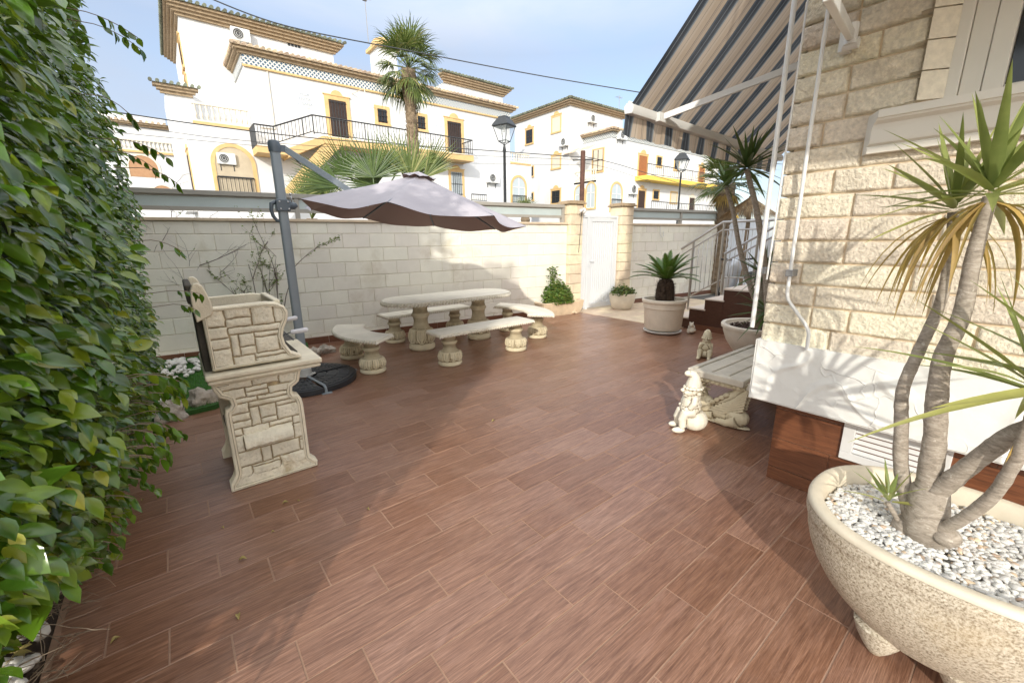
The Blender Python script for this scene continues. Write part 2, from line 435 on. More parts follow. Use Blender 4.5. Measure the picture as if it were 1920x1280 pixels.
# hose hook on the right wall
t = MB(); t.tube([(0, -.012, 1.80), (0, -.02, 1.60), (.03, -.05, 1.53), (.09, -.05, 1.55), (.09, -.04, 1.66)], .008, 8)
oo = t.build('wall_hook', PVC, None, smooth=40); oo.location = tuple(W0+WD*1.13); oo.rotation_euler = (0, 0, WA)
tag(oo, 'small bent white hook on the wall right of the gate', 'hook')
# ================================================================ stone table set
def leafy(a0, n, z0, z1, amp):
    """acanthus relief: n tongues between z0 and z1"""
    def fn(a, z, r):
        if z < z0 or z > z1: return 0
        t = (z-z0)/(z1-z0); ph = ((a-a0)*n/(2*math.pi)) % 1; x = abs(ph-.5)*2       # 0 centre of tongue, 1 gap
        wd = math.sqrt(max(0, 1-(1-min(t*1.6, 1))**2))*.92                         # rounded foot, straight top
        d = wd - x
        if d < 0: return -amp*.6
        rim = math.exp(-((d-.12)/.10)**2)
        vein = math.exp(-(x/.12)**2)
        return amp*(.35+.75*rim+.55*vein)
    return fn
def leg_mb(h, R0, n=9):
    """cast leg of the set: plain foot, ball with tongues, waist, collar"""
    mb = MB(); k = h
    prof = [(.0, 0), (.98, 0), (1.05, .02), (1.07, .06), (1.04, .105), (.97, .125), (.93, .135)]
    for i in range(22):
        t = i/21; prof.append((.80+.22*math.sin(math.pi*(.18+.72*t))-.0*t, .14+.30*t))
    prof += [(.76, .45), (.70, .475), (.64, .50), (.585, .56), (.56, .62), (.60, .68), (.70, .72), (.735, .745), (.70, .765), (.62, .79), (.58, .84), (.60, .90), (.66, .96), (.70, 1.0), (0, 1.0)]
    mb.lathe([(r*R0, z*k) for r, z in prof], 120, fn=leafy(.2, n, .142*k, .435*k, R0*.10), cap=False)
    return mb
def edge_beads(mb, poly, z, r, step):
    """twisted rope edge round a table top"""
    P = [Vector((p[0], p[1], 0)) for p in poly]; n = len(P); acc = 0; k = 0
    for i in range(n):
        a, b = P[i], P[(i+1) % n]; d = b-a; l = d.length
        if l < 1e-6: continue
        d.normalize(); out = Vector((d.y, -d.x, 0))
        while acc < l:
            c = a+d*acc; rot = Matrix.Rotation(math.atan2(d.y, d.x), 3, 'Z') @ Matrix.Rotation(R(38), 3, 'Y')
            mb.ell((c.x, c.y, z), (r*.46, r*.66, r*.98), rot.to_3x3(), 8, 6); acc += step; k += 1
        acc -= l
def slab(mb, poly, z0, z1, ins):
    """top with a rounded upper edge; poly counter-clockwise"""
    n = len(poly); P = [Vector((p[0], p[1])) for p in poly]
    def inset(d):
        out = []
        for i in range(n):
            a, b, c = P[i-1], P[i], P[(i+1) % n]
            e1 = (b-a).normalized(); e2 = (c-b).normalized()
            nn = Vector((-e1.y, e1.x))+Vector((-e2.y, e2.x)); nn = nn.normalized() if nn.length > 1e-6 else Vector((-e1.y, e1.x))
            out.append(b+nn*d)
        return out
    rings = [(z0, ins*1.2), (z0+.004, ins*.4), (z1-.016, .002), (z1-.006, .0+ins*.15), (z1, ins*.7)]
    vs = []
    for z, d in rings: vs += [(q.x, q.y, z) for q in inset(d)]
    fs = [(i*n+j, i*n+(j+1) % n, (i+1)*n+(j+1) % n, (i+1)*n+j) for i in range(len(rings)-1) for j in range(n)]
    fs += [tuple(range(n))[::-1], tuple((len(rings)-1)*n+j for j in range(n))]
    mb.add(vs, fs)
def arcpts(cx, cy, r, a0, a1, n): return [(cx+r*math.cos(a0+(a1-a0)*i/n), cy+r*math.sin(a0+(a1-a0)*i/n)) for i in range(n+1)]
def dens(poly, st):
    out = []
    for i in range(len(poly)):
        a, b = Vector(poly[i]), Vector(poly[(i+1) % len(poly)]); l = (b-a).length; k = max(1, int(l/st))
        out += [tuple(a+(b-a)*j/k) for j in range(k)]
    return out
# table
t = thing('stone_table', 'long cream cast stone table with rounded ends and two leafy pedestals', 'table', (3.16, 5.45, 0))
tw, tl = .41, .62
poly = arcpts(tl, 0, tw, -R(90), R(90), 16)+arcpts(-tl, 0, tw, R(90), R(270), 16)
mb = MB(); slab(mb, poly, .675, .735, .022); edge_beads(mb, poly, .694, .032, .046); mb.build('tabletop', CASTW, t, smooth=50)
lg = leg_mb(.675, .175, 7)
a = lg.build('leg', CAST, t, smooth=60); a.location = (-.50, 0, 0)
b = a.copy(); COL.objects.link(b); b.location = (.50, 0, 0); b.rotation_euler = (0, 0, 1)
# straight benches
LEG = leg_mb(.395, .142, 11)
def straight(x, y, label, rz=0):
    t = thing('stone_bench', label, 'bench', (x, y, 0), rz, 'cast stone benches round the table')
    p = dens([(-.74, -.185), (.74, -.185), (.74, .185), (-.74, .185)], .12)
    mb = MB(); slab(mb, [(-.735, -.185), (.735, -.185), (.745, .0), (.735, .185), (-.735, .185), (-.745, 0)], .395, .44, .016); edge_beads(mb, p, .412, .024, .038)
    mb.build('bench_seat', CASTW, t, smooth=50)
    a = LEG.build('leg', CAST, t, smooth=60); a.location = (-.52, 0, 0)
    b = a.copy(); COL.objects.link(b); b.location = (.56, 0, 0); b.rotation_euler = (0, 0, .9)
    return t
sb = straight(3.09, 4.50, 'straight cream stone bench in front of the table on the open patio side')
dup(sb, (3.09, 6.10, 0), R(180), 'straight cream stone bench between the table and the garden wall')
def curved(c, r0, r1, a0, a1, legs, label):
    t = thing('curved_stone_bench', label, 'bench', (c[0], c[1], 0), 0, 'cast stone benches round the table')
    po = arcpts(0, 0, r1, a0, a1, 18); pi_ = arcpts(0, 0, r0, a1, a0, 14); p = po+pi_
    mb = MB(); slab(mb, p, .395, .44, .014); edge_beads(mb, dens(p, .2), .412, .024, .038)
    mb.build('bench_seat', CASTW, t, smooth=50)
    for i, an in enumerate(legs):
        rm = (r0+r1)/2+.0
        o = LEG.build('leg', CAST, t, smooth=60); o.location = (rm*math.cos(an), rm*math.sin(an), 0); o.rotation_euler = (0, 0, an)
curved((2.52, 5.22), .72, 1.10, R(147), R(218), (R(153), R(205)), 'curved cream stone bench at the left end of the table')
curved((3.56, 5.22), .72, 1.10, R(-47), R(38), (R(-22), R(26)), 'curved cream stone bench at the right end of the table near the gate')

# ================================================================ stone barbecue
t = thing('stone_barbecue', 'cast stone barbecue with carved stone-block side, seen from its side', 'barbecue', (.06, 2.955, 0))
BB = M('barbecue_cast', (.73, .66, .51), .82, .14, 6, .6, 110, patina=((.16, .11, .05), .455, .497), dirt=((.46, .38, .23), 5, .60), bd=.006)
BBD = M('dark_shaded_concrete', (.07, .06, .045), .9, .35, 6, .5, 60)  # dark colour paints the back rim's shaded side; hearth and shelf share it
STO = M('barbecue_block', (.76, .70, .56), .85, .16, 7, 1.0, 60, patina=((.16, .11, .05), .45, .495), dirt=((.48, .38, .22), 5, .56), bd=.008)
low = [(.005,.0),(.518,.0),(.522,.04),(.482,.085),(.478,.10),(.480,.478),(.474,.52),(.462,.545),(.432,.560),(.425,.575),(.430,.610),(.452,.622),(.474,.640),(.490,.70),(.502,.725),
       (.0,.725),(.008,.68),(.030,.632),(.062,.612),(.080,.602),(.082,.572),(.072,.556),(.050,.545),(.043,.52),(.041,.467),(.043,.118),(.030,.085),(.005,.05)]
GROOV = M('grimy_groove', (.34, .26, .15), .95, .5, 30, .4, 60)
def shrink(poly, d):
    n = len(poly); out = []
    for i in range(n):
        a, b, c = Vector(poly[i-1]), Vector(poly[i]), Vector(poly[(i+1) % n])
        e1 = (b-a).normalized(); e2 = (c-b).normalized(); q = Vector((-e1.y, e1.x))+Vector((-e2.y, e2.x))
        q = q.normalized() if q.length > 1e-5 else Vector((-e1.y, e1.x)); out.append(tuple(b+q*d))
    return out
def framed(poly, name, y0, y1, blocks, par, rim=.042, dep=.018, clipb=None, matb=None):
    """a panel with a raised moulded border and raised stones inside it"""
    mb = MB(); inn = shrink(poly, rim); mid = shrink(poly, rim*.5); mid2 = shrink(poly, rim*.56)
    n = len(poly)
    rows = [(poly, y0+.004), (shrink(poly, .006), y0-.003), (mid, y0-.006), (shrink(poly, rim*.53), y0+.003), (mid2, y0+.003), (shrink(poly, rim*.6), y0-.005), (shrink(poly, rim*.9), y0-.002), (inn, y0+dep)]
    vs = [(p[0], y1, p[1]) for p in poly]
    for P_, y in rows: vs += [(p[0], y, p[1]) for p in P_]
    fs = [tuple(range(n))]
    for k in range(len(rows)): fs += [(k*n+j, k*n+(j+1) % n, (k+1)*n+(j+1) % n, (k+1)*n+j) for j in range(n)]
    fs.append(tuple(len(rows)*n+j for j in range(n)))
    mb.add(vs, fs); o = mb.build(name, BB, par, smooth=28)
    mb = MB(); st_ = .0045
    xs = [p[0] for p in inn]; zs = [p[1] for p in inn]; nx, nz = int((max(xs)-min(xs))/st_)+1, int((max(zs)-min(zs))/st_)+1; idx = {}; vs = []; dv = []
    big = shrink(poly, rim-.004)
    for i in range(nz+1):
        for j in range(nx+1):
            x, z = min(xs)+j*st_, min(zs)+i*st_
            if not inpoly(x, z, big): continue
            wx = x+.0035*pnoise(Vector((x*24, z*24, 1))); wz = z+.0035*pnoise(Vector((x*24, z*24, 7))); best = -1; bi = 0
            for q, (a, b_, c, d) in enumerate(blocks):
                e = min(wx-a, b_-wx, wz-c, d-wz)
                if e > best: best = e; bi = q
            h = 0.0 if best < 0 else dep*.85*(1-math.exp(-max(0, best-.001)/.0045))+(.0030*pnoise(Vector((x*20, z*20, bi*5)))+.0022*pnoise(Vector((x*60, z*60, bi*5)))+(bi*37 % 5-2)*.0010)*min(1, max(0, best)/.006)
            idx[(i, j)] = len(vs); vs.append((x, y0+dep-h-.0005, z)); dv.append(best)
    for i in range(nz):
        for j in range(nx):
            k = [idx.get(q) for q in ((i, j), (i, j+1), (i+1, j+1), (i+1, j))]
            if None in k: continue
            mb.f.append(tuple(k)); mb.m.append(1 if sum(dv[q] for q in k)/4 < .0028 else 0)
    mb.v = vs
    o2 = mb.build('carved_blocks', [matb or STO, GROOV], o, smooth=True, recalc=False)
    return o
lb = [(-.1,.6,-.1,.093),(0,.135,.06,.142),(.135,.30,.06,.125),(.135,.30,.125,.142),(.30,.52,.06,.152),(0,.20,.142,.245),(.20,.258,.142,.245),(.258,.428,.152,.245),(.428,.46,.152,.225),(.46,.52,.152,.245),(.428,.46,.225,.245),
      (0,.118,.245,.36),(0,.118,.36,.405),(.118,.268,.345,.405),(.268,.404,.345,.372),(.268,.404,.372,.405),(.404,.52,.245,.352),(.404,.52,.352,.405),(.118,.404,.245,.345),
      (0,.174,.405,.452),(0,.174,.452,.502),(.174,.226,.405,.53),(.226,.32,.405,.441),(.226,.32,.441,.53),(.32,.52,.405,.50),(.32,.52,.50,.53),
      (0,.172,.502,.566),(.172,.52,.53,.566),(0,.225,.566,.60),(.225,.52,.566,.595),(0,.168,.60,.665),(.168,.292,.60,.632),(.168,.292,.632,.665),(.292,.52,.595,.645),(0,.21,.665,.75),(.21,.36,.665,.75),(.36,.52,.645,.75)]
up = [(.025,.078),(.51,.078),(.508,.095),(.455,.125),(.425,.185),(.418,.235),(.43,.285),(.458,.34),(.466,.385),(.45,.425),(.405,.452),(.35,.46),(.02,.452)]
up = [(a, b+.722) for a, b in up]
ub = [(0,.137,.80,.924),(0,.135,.924,.987),(0,.133,.987,1.057),(0,.128,1.057,1.2),
      (.137,.252,.80,.866),(.252,.52,.80,.842),(.252,.52,.842,.870),(.137,.180,.866,1.002),(.180,.264,.866,.922),(.180,.264,.922,1.002),(.264,.394,.870,.970),(.394,.52,.870,.94),(.394,.52,.94,.97),(.264,.52,.970,1.002),
      (.133,.52,1.002,1.046),(.128,.264,1.046,1.10),(.128,.264,1.10,1.2),(.264,.385,1.046,1.2),(.385,.52,1.046,1.2)]
framed(low, 'side_panel', 0.0, .075, lb, t, rim=.036)
framed(up, 'upper_side_panel', 0.0, .06, ub, t, rim=.030)
for poly, nm, y in ((low, 'side_panel', .54), (up, 'upper_side_panel', .55)):
    mb = MB(); mb.prism(poly, y, y+.07, 'y'); mb.build(nm, BB, t, smooth=28, bevel=.004)
# table slab, hearth, back wall with rolled top, chimney lip, shelf stone
mb = MB()
sp = [(-.012, -.035), (.615, -.035), (.615, .66), (-.012, .66)]
mb.prism(sp, .724, .748); mb.prism([(-.02, -.045), (.625, -.045), (.625, .67), (-.02, .67)], .751, .786); mb.build('work_slab', BB, t, bevel=.012, bseg=3)
mb = MB(); mb.box(-.012, .061, .79, .035, .549, 1.20); mb.build('back_wall', BBD, t, bevel=.006)
rl = [(-.006,1.10),(.072,1.135),(.080,1.17),(.076,1.215),(.062,1.27),(.050,1.305),(.030,1.322),(.006,1.318),(-.010,1.28),(-.014,1.2)]
for ya, yb_ in ((-.008, .045), (.565, .615)): mb = MB(); mb.prism(rl, ya, yb_, 'y'); mb.build('rolled_shoulder', BB, t, bevel=.006, smooth=35)
mb = MB(); mb.box(-.03, .047, 1.20, .005, .563, 1.31); mb.build('back_rim', BBD, t, bevel=.01)
mb = MB(); mb.box(.04, .062, .79, .50, .548, .83); mb.build('hearth', BBD, t); mb = MB(); mb.box(.05, .09, .30, .46, .52, .34); mb.build('lower_shelf', BBD, t)
mb = MB(); mb.box(.40, .062, 1.12, .44, .548, 1.185); mb.build('front_lintel', BB, t, bevel=.01)
mb = MB()
n = 26; vs = []
for i in range(n+1):
    x = .118+(.392-.118)*i/n
    for j, (y, z) in enumerate([(.02, .275), (-.035, .272), (-.052, .285), (-.050, .315), (-.03, .345), (.02, .362)]):
        vs.append((x, y+pnoise(Vector((i*.9, j, 3)))*.006, z+pnoise(Vector((i*.7, j*.6, 8)))*.006+.001*i*.3))
fs = [(i*6+j, (i+1)*6+j, (i+1)*6+j+1, i*6+j+1) for i in range(n) for j in range(5)]+[tuple(range(6)), tuple(n*6+j for j in range(6))[::-1]]
mb.add(vs, fs); mb.build('ash_shelf', STO, t, smooth=50)
# cooking grate with grey grips
mb = MB()
for i in range(13): y = .10+i*.034; mb.tube([(.06, y, .905), (.50, y, .905)], .003, 5)
for x in (.07, .28, .49): mb.tube([(x, .09, .902), (x, .52, .902)], .0035, 5)
gr = mb.build('cooking_grate', M('grate_steel', (.08, .08, .08), .4, .1, 9, metal=.8), t)
GRIP = M('weathered_grip', (.55, .54, .56), .8, .12, 14)
for y, z, x0, x1 in ((.20, .935, .50, .60), (.42, .99, .505, .585)):
    mb = MB(); mb.tube([(x0-.06, y, z-.015), (x0, y, z)], .004, 6); mb.build('grip_rod', gr.data.materials[0], gr)
    mb = MB(); mb.tube([(x0, y, z), (x0+.012, y, z), (x0+.03, y, z+.001), (x1, y, z+.004), (x1+.012, y, z+.005)], [.011, .017, .0155, .0165, .010], 14); mb.build('grip', GRIP, gr, smooth=50)

# ================================================================ cantilever parasol
PX, PY = .965, 4.955
t = thing('cantilever_parasol', 'grey lavender cantilever parasol on a graphite post behind the barbecue', 'parasol', (PX, PY, 0))
SLAB = M('black_base_slab', (.022, .024, .028), .42, .2, 9, .15, 60)
mb = MB()
for q in range(4):
    a0 = q*math.pi/2+R(8); sd_ = .02
    ox, oy = math.cos(a0+math.pi/4)*sd_, math.sin(a0+math.pi/4)*sd_
    P_ = [(ox+.07*math.cos(a0+math.pi/4), oy+.07*math.sin(a0+math.pi/4))]+[(ox+.52*math.cos(a0+math.pi/2*i/20), oy+.52*math.sin(a0+math.pi/2*i/20)) for i in range(21)]
    mb.prism(P_, .004, .062)
    Pt = [(ox*1.6+.07*math.cos(a0+math.pi/4), oy*1.6+.07*math.sin(a0+math.pi/4))]+[(ox+.49*math.cos(a0+.03+(math.pi/2-.06)*i/20), oy+.49*math.sin(a0+.03+(math.pi/2-.06)*i/20)) for i in range(21)]
    mb.prism(Pt, .062, .070)
bs_ = mb.build('base_slab', SLAB, t, bevel=.008)
mb = MB()
for q in range(4):
    for ring, (r0, r1, nn) in enumerate(((.12, .22, 5), (.235, .34, 8), (.355, .465, 11))):
        for i in range(nn):
            a = q*math.pi/2+R(8)+.09+(math.pi/2-.18)*(i+.5)/nn; w_ = r0*.5*(math.pi/2)/nn*.72; ca, sa = math.cos(a), math.sin(a)
            k = .03*(1 if i % 2 else -1)
            mb.add([(r0*ca-w_*sa, r0*sa+w_*ca, .0695), (r0*ca+w_*sa, r0*sa-w_*ca, .0695), (r1*ca+w_*1.3*sa, r1*sa-w_*1.3*ca, .0695), (r1*ca-w_*1.3*sa, r1*sa+w_*1.3*ca, .0695),
                    (r0*ca-w_*.7*sa, r0*sa+w_*.7*ca, .076), (r0*ca+w_*.7*sa, r0*sa-w_*.7*ca, .076), (r1*ca+w_*sa, r1*sa-w_*ca, .076), (r1*ca-w_*sa, r1*sa+w_*ca, .076)],
                   [(4,5,6,7),(0,1,5,4),(1,2,6,5),(2,3,7,6),(3,0,4,7)])
mb.build('slab_ribs', SLAB, bs_, bevel=.002)
mb = MB()
mb.box(-.56, -.022, .006, .56, .022, .012)
for a in (R(8),):
    for k in range(4):
        an = a+k*math.pi/2; ca, sa = math.cos(an), math.sin(an)
        if k % 2: mb.tube([(0, 0, .079), (ca*.50, sa*.50, .079), (ca*.535, sa*.535, .06), (ca*.54, sa*.54, .01)], .014, 6)
        mb.box(ca*.55-.05, sa*.55-.02, .001, ca*.55+.05, sa*.55+.02, .01)
mb.build('cross_foot', GRAPHL, t, bevel=.002)
mb = MB(); mb.lathe([(.085, .078), (.085, .095), (.072, .098), (.072, .16), (.064, .165), (.05, .168)], 24); mb.box(-.11, -.02, .079, .11, .02, .088); mb.build('socket', M('light_grey_plastic', (.5, .5, .48), .5, .05, 5), t, smooth=35)
mb = MB()
def ovalsec(z, dx=0.0): return [(dx+.046*math.copysign(abs(math.cos(a))**.6, math.cos(a)), .033*math.copysign(abs(math.sin(a))**.6, math.sin(a)), z) for a in [2*math.pi*i/20 for i in range(20)]]
zs = [.12, .5, .95, 1.5, 2.0, 2.44]; vs = []
for z in zs: vs += ovalsec(z)
mb.add(vs, [(i*20+j, i*20+(j+1) % 20, (i+1)*20+(j+1) % 20, (i+1)*20+j) for i in range(5) for j in range(20)]+[tuple(range(20))[::-1], tuple(100+j for j in range(20))])
mb.build('pole', GRAPHL, t, smooth=40)
mb = MB(); mb.lathe([(.0, 2.40), (.055, 2.40), (.058, 2.44), (.057, 2.48), (.045, 2.505), (.02, 2.512), (0, 2.513)], 24, sx=1, sy=.8, cap=False); mb.box(.03, -.02, 2.41, .10, .02, 2.47); mb.build('top_cap', GRAPH, t, smooth=40)
# sliding handle bracket
mb = MB(); mb.box(-.06, -.05, 1.84, .065, .05, 1.95)
mb.tube([(-.055, 0, 1.93), (-.095, 0, 1.91), (-.105, 0, 1.85), (-.095, 0, 1.79), (-.065, 0, 1.745), (-.03, 0, 1.745)], [.022, .022, .018, .018, .016, .012], 10)
mb.tube([(.06, 0, 1.90), (.11, 0, 1.895), (.135, 0, 1.91)], [.045, .035, .025], 12)
hb = mb.build('sliding_handle', GRAPH, t, smooth=45, bevel=.004)
mb = MB()
for p in ((-.03, 1.935), (.045, 1.935), (-.02, 1.86), (.05, 1.86)): mb.lathe([(.0, 0), (.009, 0), (.008, .004), (0, .005)], 10, (0, 0, 0)); 
mb = MB()
for p in ((-.03, 1.93), (.048, 1.93), (-.025, 1.86), (.05, 1.86)): mb.ell((p[0], -.051, p[1]), (.009, .004, .009))
mb.tube([(.085, -.03, 1.93), (.085, -.03, 2.0)], .007, 8); mb.ell((.085, -.03, 2.005), .014)
mb.build('bolts', M('bolt_steel', (.5, .5, .5), .3, .05, 5, metal=.9), hb, smooth=True)
# canopy: tilted octagon
CC = Vector((2.243-PX, 4.526-PY, 1.793)); TX, TY, CR, TH, HH = -.104, .015, 1.257, 3.28, .464
nn_ = Vector((-TX, -TY, 1)).normalized(); ax = Vector((0, 1, 0)).cross(nn_).normalized(); ay = nn_.cross(ax)
def cpt(r, a, h): return CC+ax*(r*math.cos(a))+ay*(r*math.sin(a))+nn_*h
def canopy(r0, r1, h0, hfun, thick=0, sc=1.0, NU=14, NR=14):
    vs = []; tot = 8*NU
    for i in range(NR+1):
        for j in range(tot):
            k = j//NU; f = (j % NU)/NU; s = math.sin(math.pi*f)
            t_ = i/NR; r = r0+(r1-r0)*t_; a = TH+2*math.pi*(k+f)/8
            rr = r*math.cos(math.pi/8)/math.cos(math.pi*2/8*(f-.5))            # straight chord between ribs
            rr *= 1-.07*s*t_**2                                               # hem pulled in between the ribs
            h = hfun(r/CR)+s*t_**2*.015*0-.055*s*(r/CR)*sc+.006*math.sin(9*f+k*2.1)*t_*s-(.035*t_**6*(1-s)*0)
            vs.append(cpt(rr, a, h-thick))
    fs = [(i*tot+j, i*tot+(j+1) % tot, (i+1)*tot+(j+1) % tot, (i+1)*tot+j) for i in range(NR) for j in range(tot)]
    return vs, fs
hf = lambda q: HH*(1-q**.92)
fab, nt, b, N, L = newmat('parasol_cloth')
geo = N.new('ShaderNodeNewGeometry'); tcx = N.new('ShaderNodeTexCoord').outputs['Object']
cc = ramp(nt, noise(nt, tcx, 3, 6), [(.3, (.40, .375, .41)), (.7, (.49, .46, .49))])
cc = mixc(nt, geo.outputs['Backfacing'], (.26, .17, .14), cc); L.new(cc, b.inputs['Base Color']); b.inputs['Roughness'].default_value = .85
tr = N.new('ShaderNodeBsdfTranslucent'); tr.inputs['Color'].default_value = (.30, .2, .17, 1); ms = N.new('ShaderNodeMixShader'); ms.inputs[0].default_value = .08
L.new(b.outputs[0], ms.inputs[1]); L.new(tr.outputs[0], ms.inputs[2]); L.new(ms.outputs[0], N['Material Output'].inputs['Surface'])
bp = N.new('ShaderNodeBump'); bp.inputs['Strength'].default_value = .35; bp.inputs['Distance'].default_value = .012
L.new(noise(nt, mapping(nt, tcx, (2, 5, 2)), 2.2, 5, .6, 1.2), bp.inputs['Height']); L.new(bp.outputs[0], b.inputs['Normal'])
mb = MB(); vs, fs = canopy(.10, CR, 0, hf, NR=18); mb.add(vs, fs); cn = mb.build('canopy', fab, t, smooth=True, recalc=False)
mb = MB(); vs, fs = canopy(.0, .20, 0, lambda q: hf(q*.7)+.024, sc=1.3, NU=8, NR=5); mb.add(vs, fs); mb.build('vent', fab, cn, smooth=True, recalc=False)
for k in range(8):
    a = TH+2*math.pi*k/8; mb = MB()
    mb.tube([cpt(.05, a, hf(.04)-.03), cpt(CR*.5, a, hf(.5)-.02), cpt(CR*.985, a, hf(.985)-.008)], .009, 6)
    mb.tube([cpt(.05, a, .08), cpt(CR*.5, a, hf(.5)-.025)], .006, 6); mb.build('rib', GRAPH, t)
mb = MB(); top = cpt(0, 0, HH-.02); bot = cpt(0, 0, .16)
mb.tube([bot, bot+(top-bot)*.2, top], [.035, .022, .018], 12); mb.tube([bot-nn_*.03, bot+nn_*.04], .045, 14); mb.build('hub', GRAPH, t, smooth=40)
AE = cpt(.62, R(190), hf(.5)+.03)
AE = onV(668, 366, 4.72)-Vector((PX, PY, 0))
mb = MB()
A0 = Vector((.09, 0, 2.44)); d = (AE-A0).normalized(); s_ = d.cross(Vector((0, 0, 1))).normalized(); u_ = s_.cross(d)
def bar(mb, a, b, w_, h_):
    vs = []
    for p in (a, b): vs += [p+s_*w_+u_*h_, p-s_*w_+u_*h_, p-s_*w_-u_*h_, p+s_*w_-u_*h_]
    mb.add(vs, [(0,1,2,3),(7,6,5,4),(0,4,5,1),(1,5,6,2),(2,6,7,3),(3,7,4,0)])
bar(mb, A0, AE, .018, .030); bar(mb, AE-d*.03, AE+d*.14-Vector((0, 0, .03)), .030, .016)
mb.build('arm', GRAPHL, t, bevel=.004)
mb = MB(); mb.tube([(.10, -.02, 2.43), (.22, -.02, 2.30)], .006, 6); mb.build('strut', GRAPH, t)

# ================================================================ pots, planters, plants
POT = M('cream_pot', (.70, .63, .52), .55, .1, 5, .15, 120, dirt=((.56, .45, .33), 2.5, .58))
t = thing('round_pot', 'large round cream pot standing before the steps with a cycad in it', 'pot', (6.22, 3.78, 0))
mb = MB(); mb.lathe([(0, .05), (.24, .05), (.275, .065), (.292, .10), (.318, .40), (.322, .415), (.335, .42), (.335, .50), (.338, .505), (.352, .515), (.356, .54), (.350, .56), (.33, .565), (.315, .555), (.308, .50), (0, .50)], 56, cap=False)
mb.build('bowl', POT, t, smooth=35)
mb = MB(); mb.lathe([(.28, .50), (.2, .51), (0, .515)], 24, cap=False); mb.build('soil', SOIL, t)
t = thing('saucer', 'round white saucer under the cycad pot', 'saucer', (6.22, 3.78, 0))
mb = MB(); mb.lathe([(0, .0), (.25, .0), (.30, .03), (.305, .045), (.295, .048), (.285, .03), (.24, .018), (0, .018)], 48, cap=False); mb.build('dish', PVC, t, smooth=40)
CYC = leafmat('cycad_leaf', (.03, .075, .015), (.09, .17, .03), .35, .12)
CYT = M('cycad_trunk', (.055, .035, .022), .95, .5, 30, 1, 30)
t = thing('cycad', 'stocky cycad with a rosette of stiff green fronds in the round pot', 'cycad', (6.22, 3.78, .50))
mb = MB(); mb.lathe([(.14, 0), (.15, .08), (.145, .2), (.13, .30), (.10, .36), (.05, .39), (0, .40)], 24, cap=False)
for i in range(520):
    z = rnd.uniform(.02, .38); a = rnd.uniform(0, 6.28); r = .145 if z < .28 else .145-(z-.28)*.6
    ca, sa = math.cos(a), math.sin(a); l = rnd.uniform(.015, .04); w_ = .009
    mb.add([(r*ca-w_*sa, r*sa+w_*ca, z), (r*ca+w_*sa, r*sa-w_*ca, z), ((r+l)*ca, (r+l)*sa, z+l*.9)], [(0, 1, 2)])
mb.build('trunk', CYT, t, recalc=False)
def frond(mb, base, a, el0, ln, droop, nl, ll, lw, m=0):
    """pinnate leaf"""
    p = Vector(base); h = Vector((math.cos(a), math.sin(a), 0)); side = Vector((-math.sin(a), math.cos(a), 0)); el = el0; pts = [p.copy()]; ups = []
    for i in range(nl):
        dv = h*math.cos(el)+Vector((0, 0, math.sin(el))); p = p+dv*(ln/nl); pts.append(p.copy()); el -= droop/nl
        upv = side.cross(dv)*-1; q = i/nl
        f = math.sin(math.pi*min(1, .12+q*.95))**.6
        for sg in (-1, 1):
            tip = p+(side*sg*.83+dv*.55+upv*.28*1).normalized()*ll*f
            mb.add([p-dv*lw, p+dv*lw, (p+tip)/2+dv*lw*1.1, tip, (p+tip)/2-dv*lw*.8], [(0, 1, 2, 3, 4)], m)
    mb.tube(pts, .004, 4, m)
for i in range(30):
    a = i*2.4+rnd.uniform(-.15, .15); k = i/30; mb = MB()
    frond(mb, (.03*math.cos(a), .03*math.sin(a), .37), a, R(18+62*k+rnd.uniform(-5, 5)), rnd.uniform(.50, .62)*(1-.15*k), R(25+18*(1-k)), 26, .085, .0105)
    mb.build('frond', CYC, t, recalc=False)
# bowl pot by the steps
t = thing('bowl_pot', 'wide pale bowl pot full of dark bark at the foot of the steps', 'pot', (5.72, 2.12, 0))
mb = MB(); mb.lathe([(0, 0), (.20, 0), (.21, .02), (.28, .10), (.37, .24), (.41, .36), (.415, .40), (.435, .405), (.44, .44), (.43, .455), (.39, .45), (.375, .42), (.33, .38), (0, .38)], 56, cap=False); mb.build('bowl', POT, t, smooth=35)
mb = MB(); mb.lathe([(.36, .385), (.2, .40), (0, .405)], 24, cap=False)
for i in range(380):
    r = .35*math.sqrt(rnd.random()); a = rnd.uniform(0, 6.28); rt_ = Matrix.Rotation(rnd.uniform(0, 6), 3, 'Z') @ Matrix.Rotation(rnd.uniform(-.6, .6), 3, 'X')
    mb.ell((r*math.cos(a), r*math.sin(a), .40+rnd.uniform(0, .02)), (rnd.uniform(.012, .026), .01, .007), rt_, 6, 4)
mb.build('bark', M('bark_chips', (.045, .022, .014), .9, .5, 30, island=.4), t)
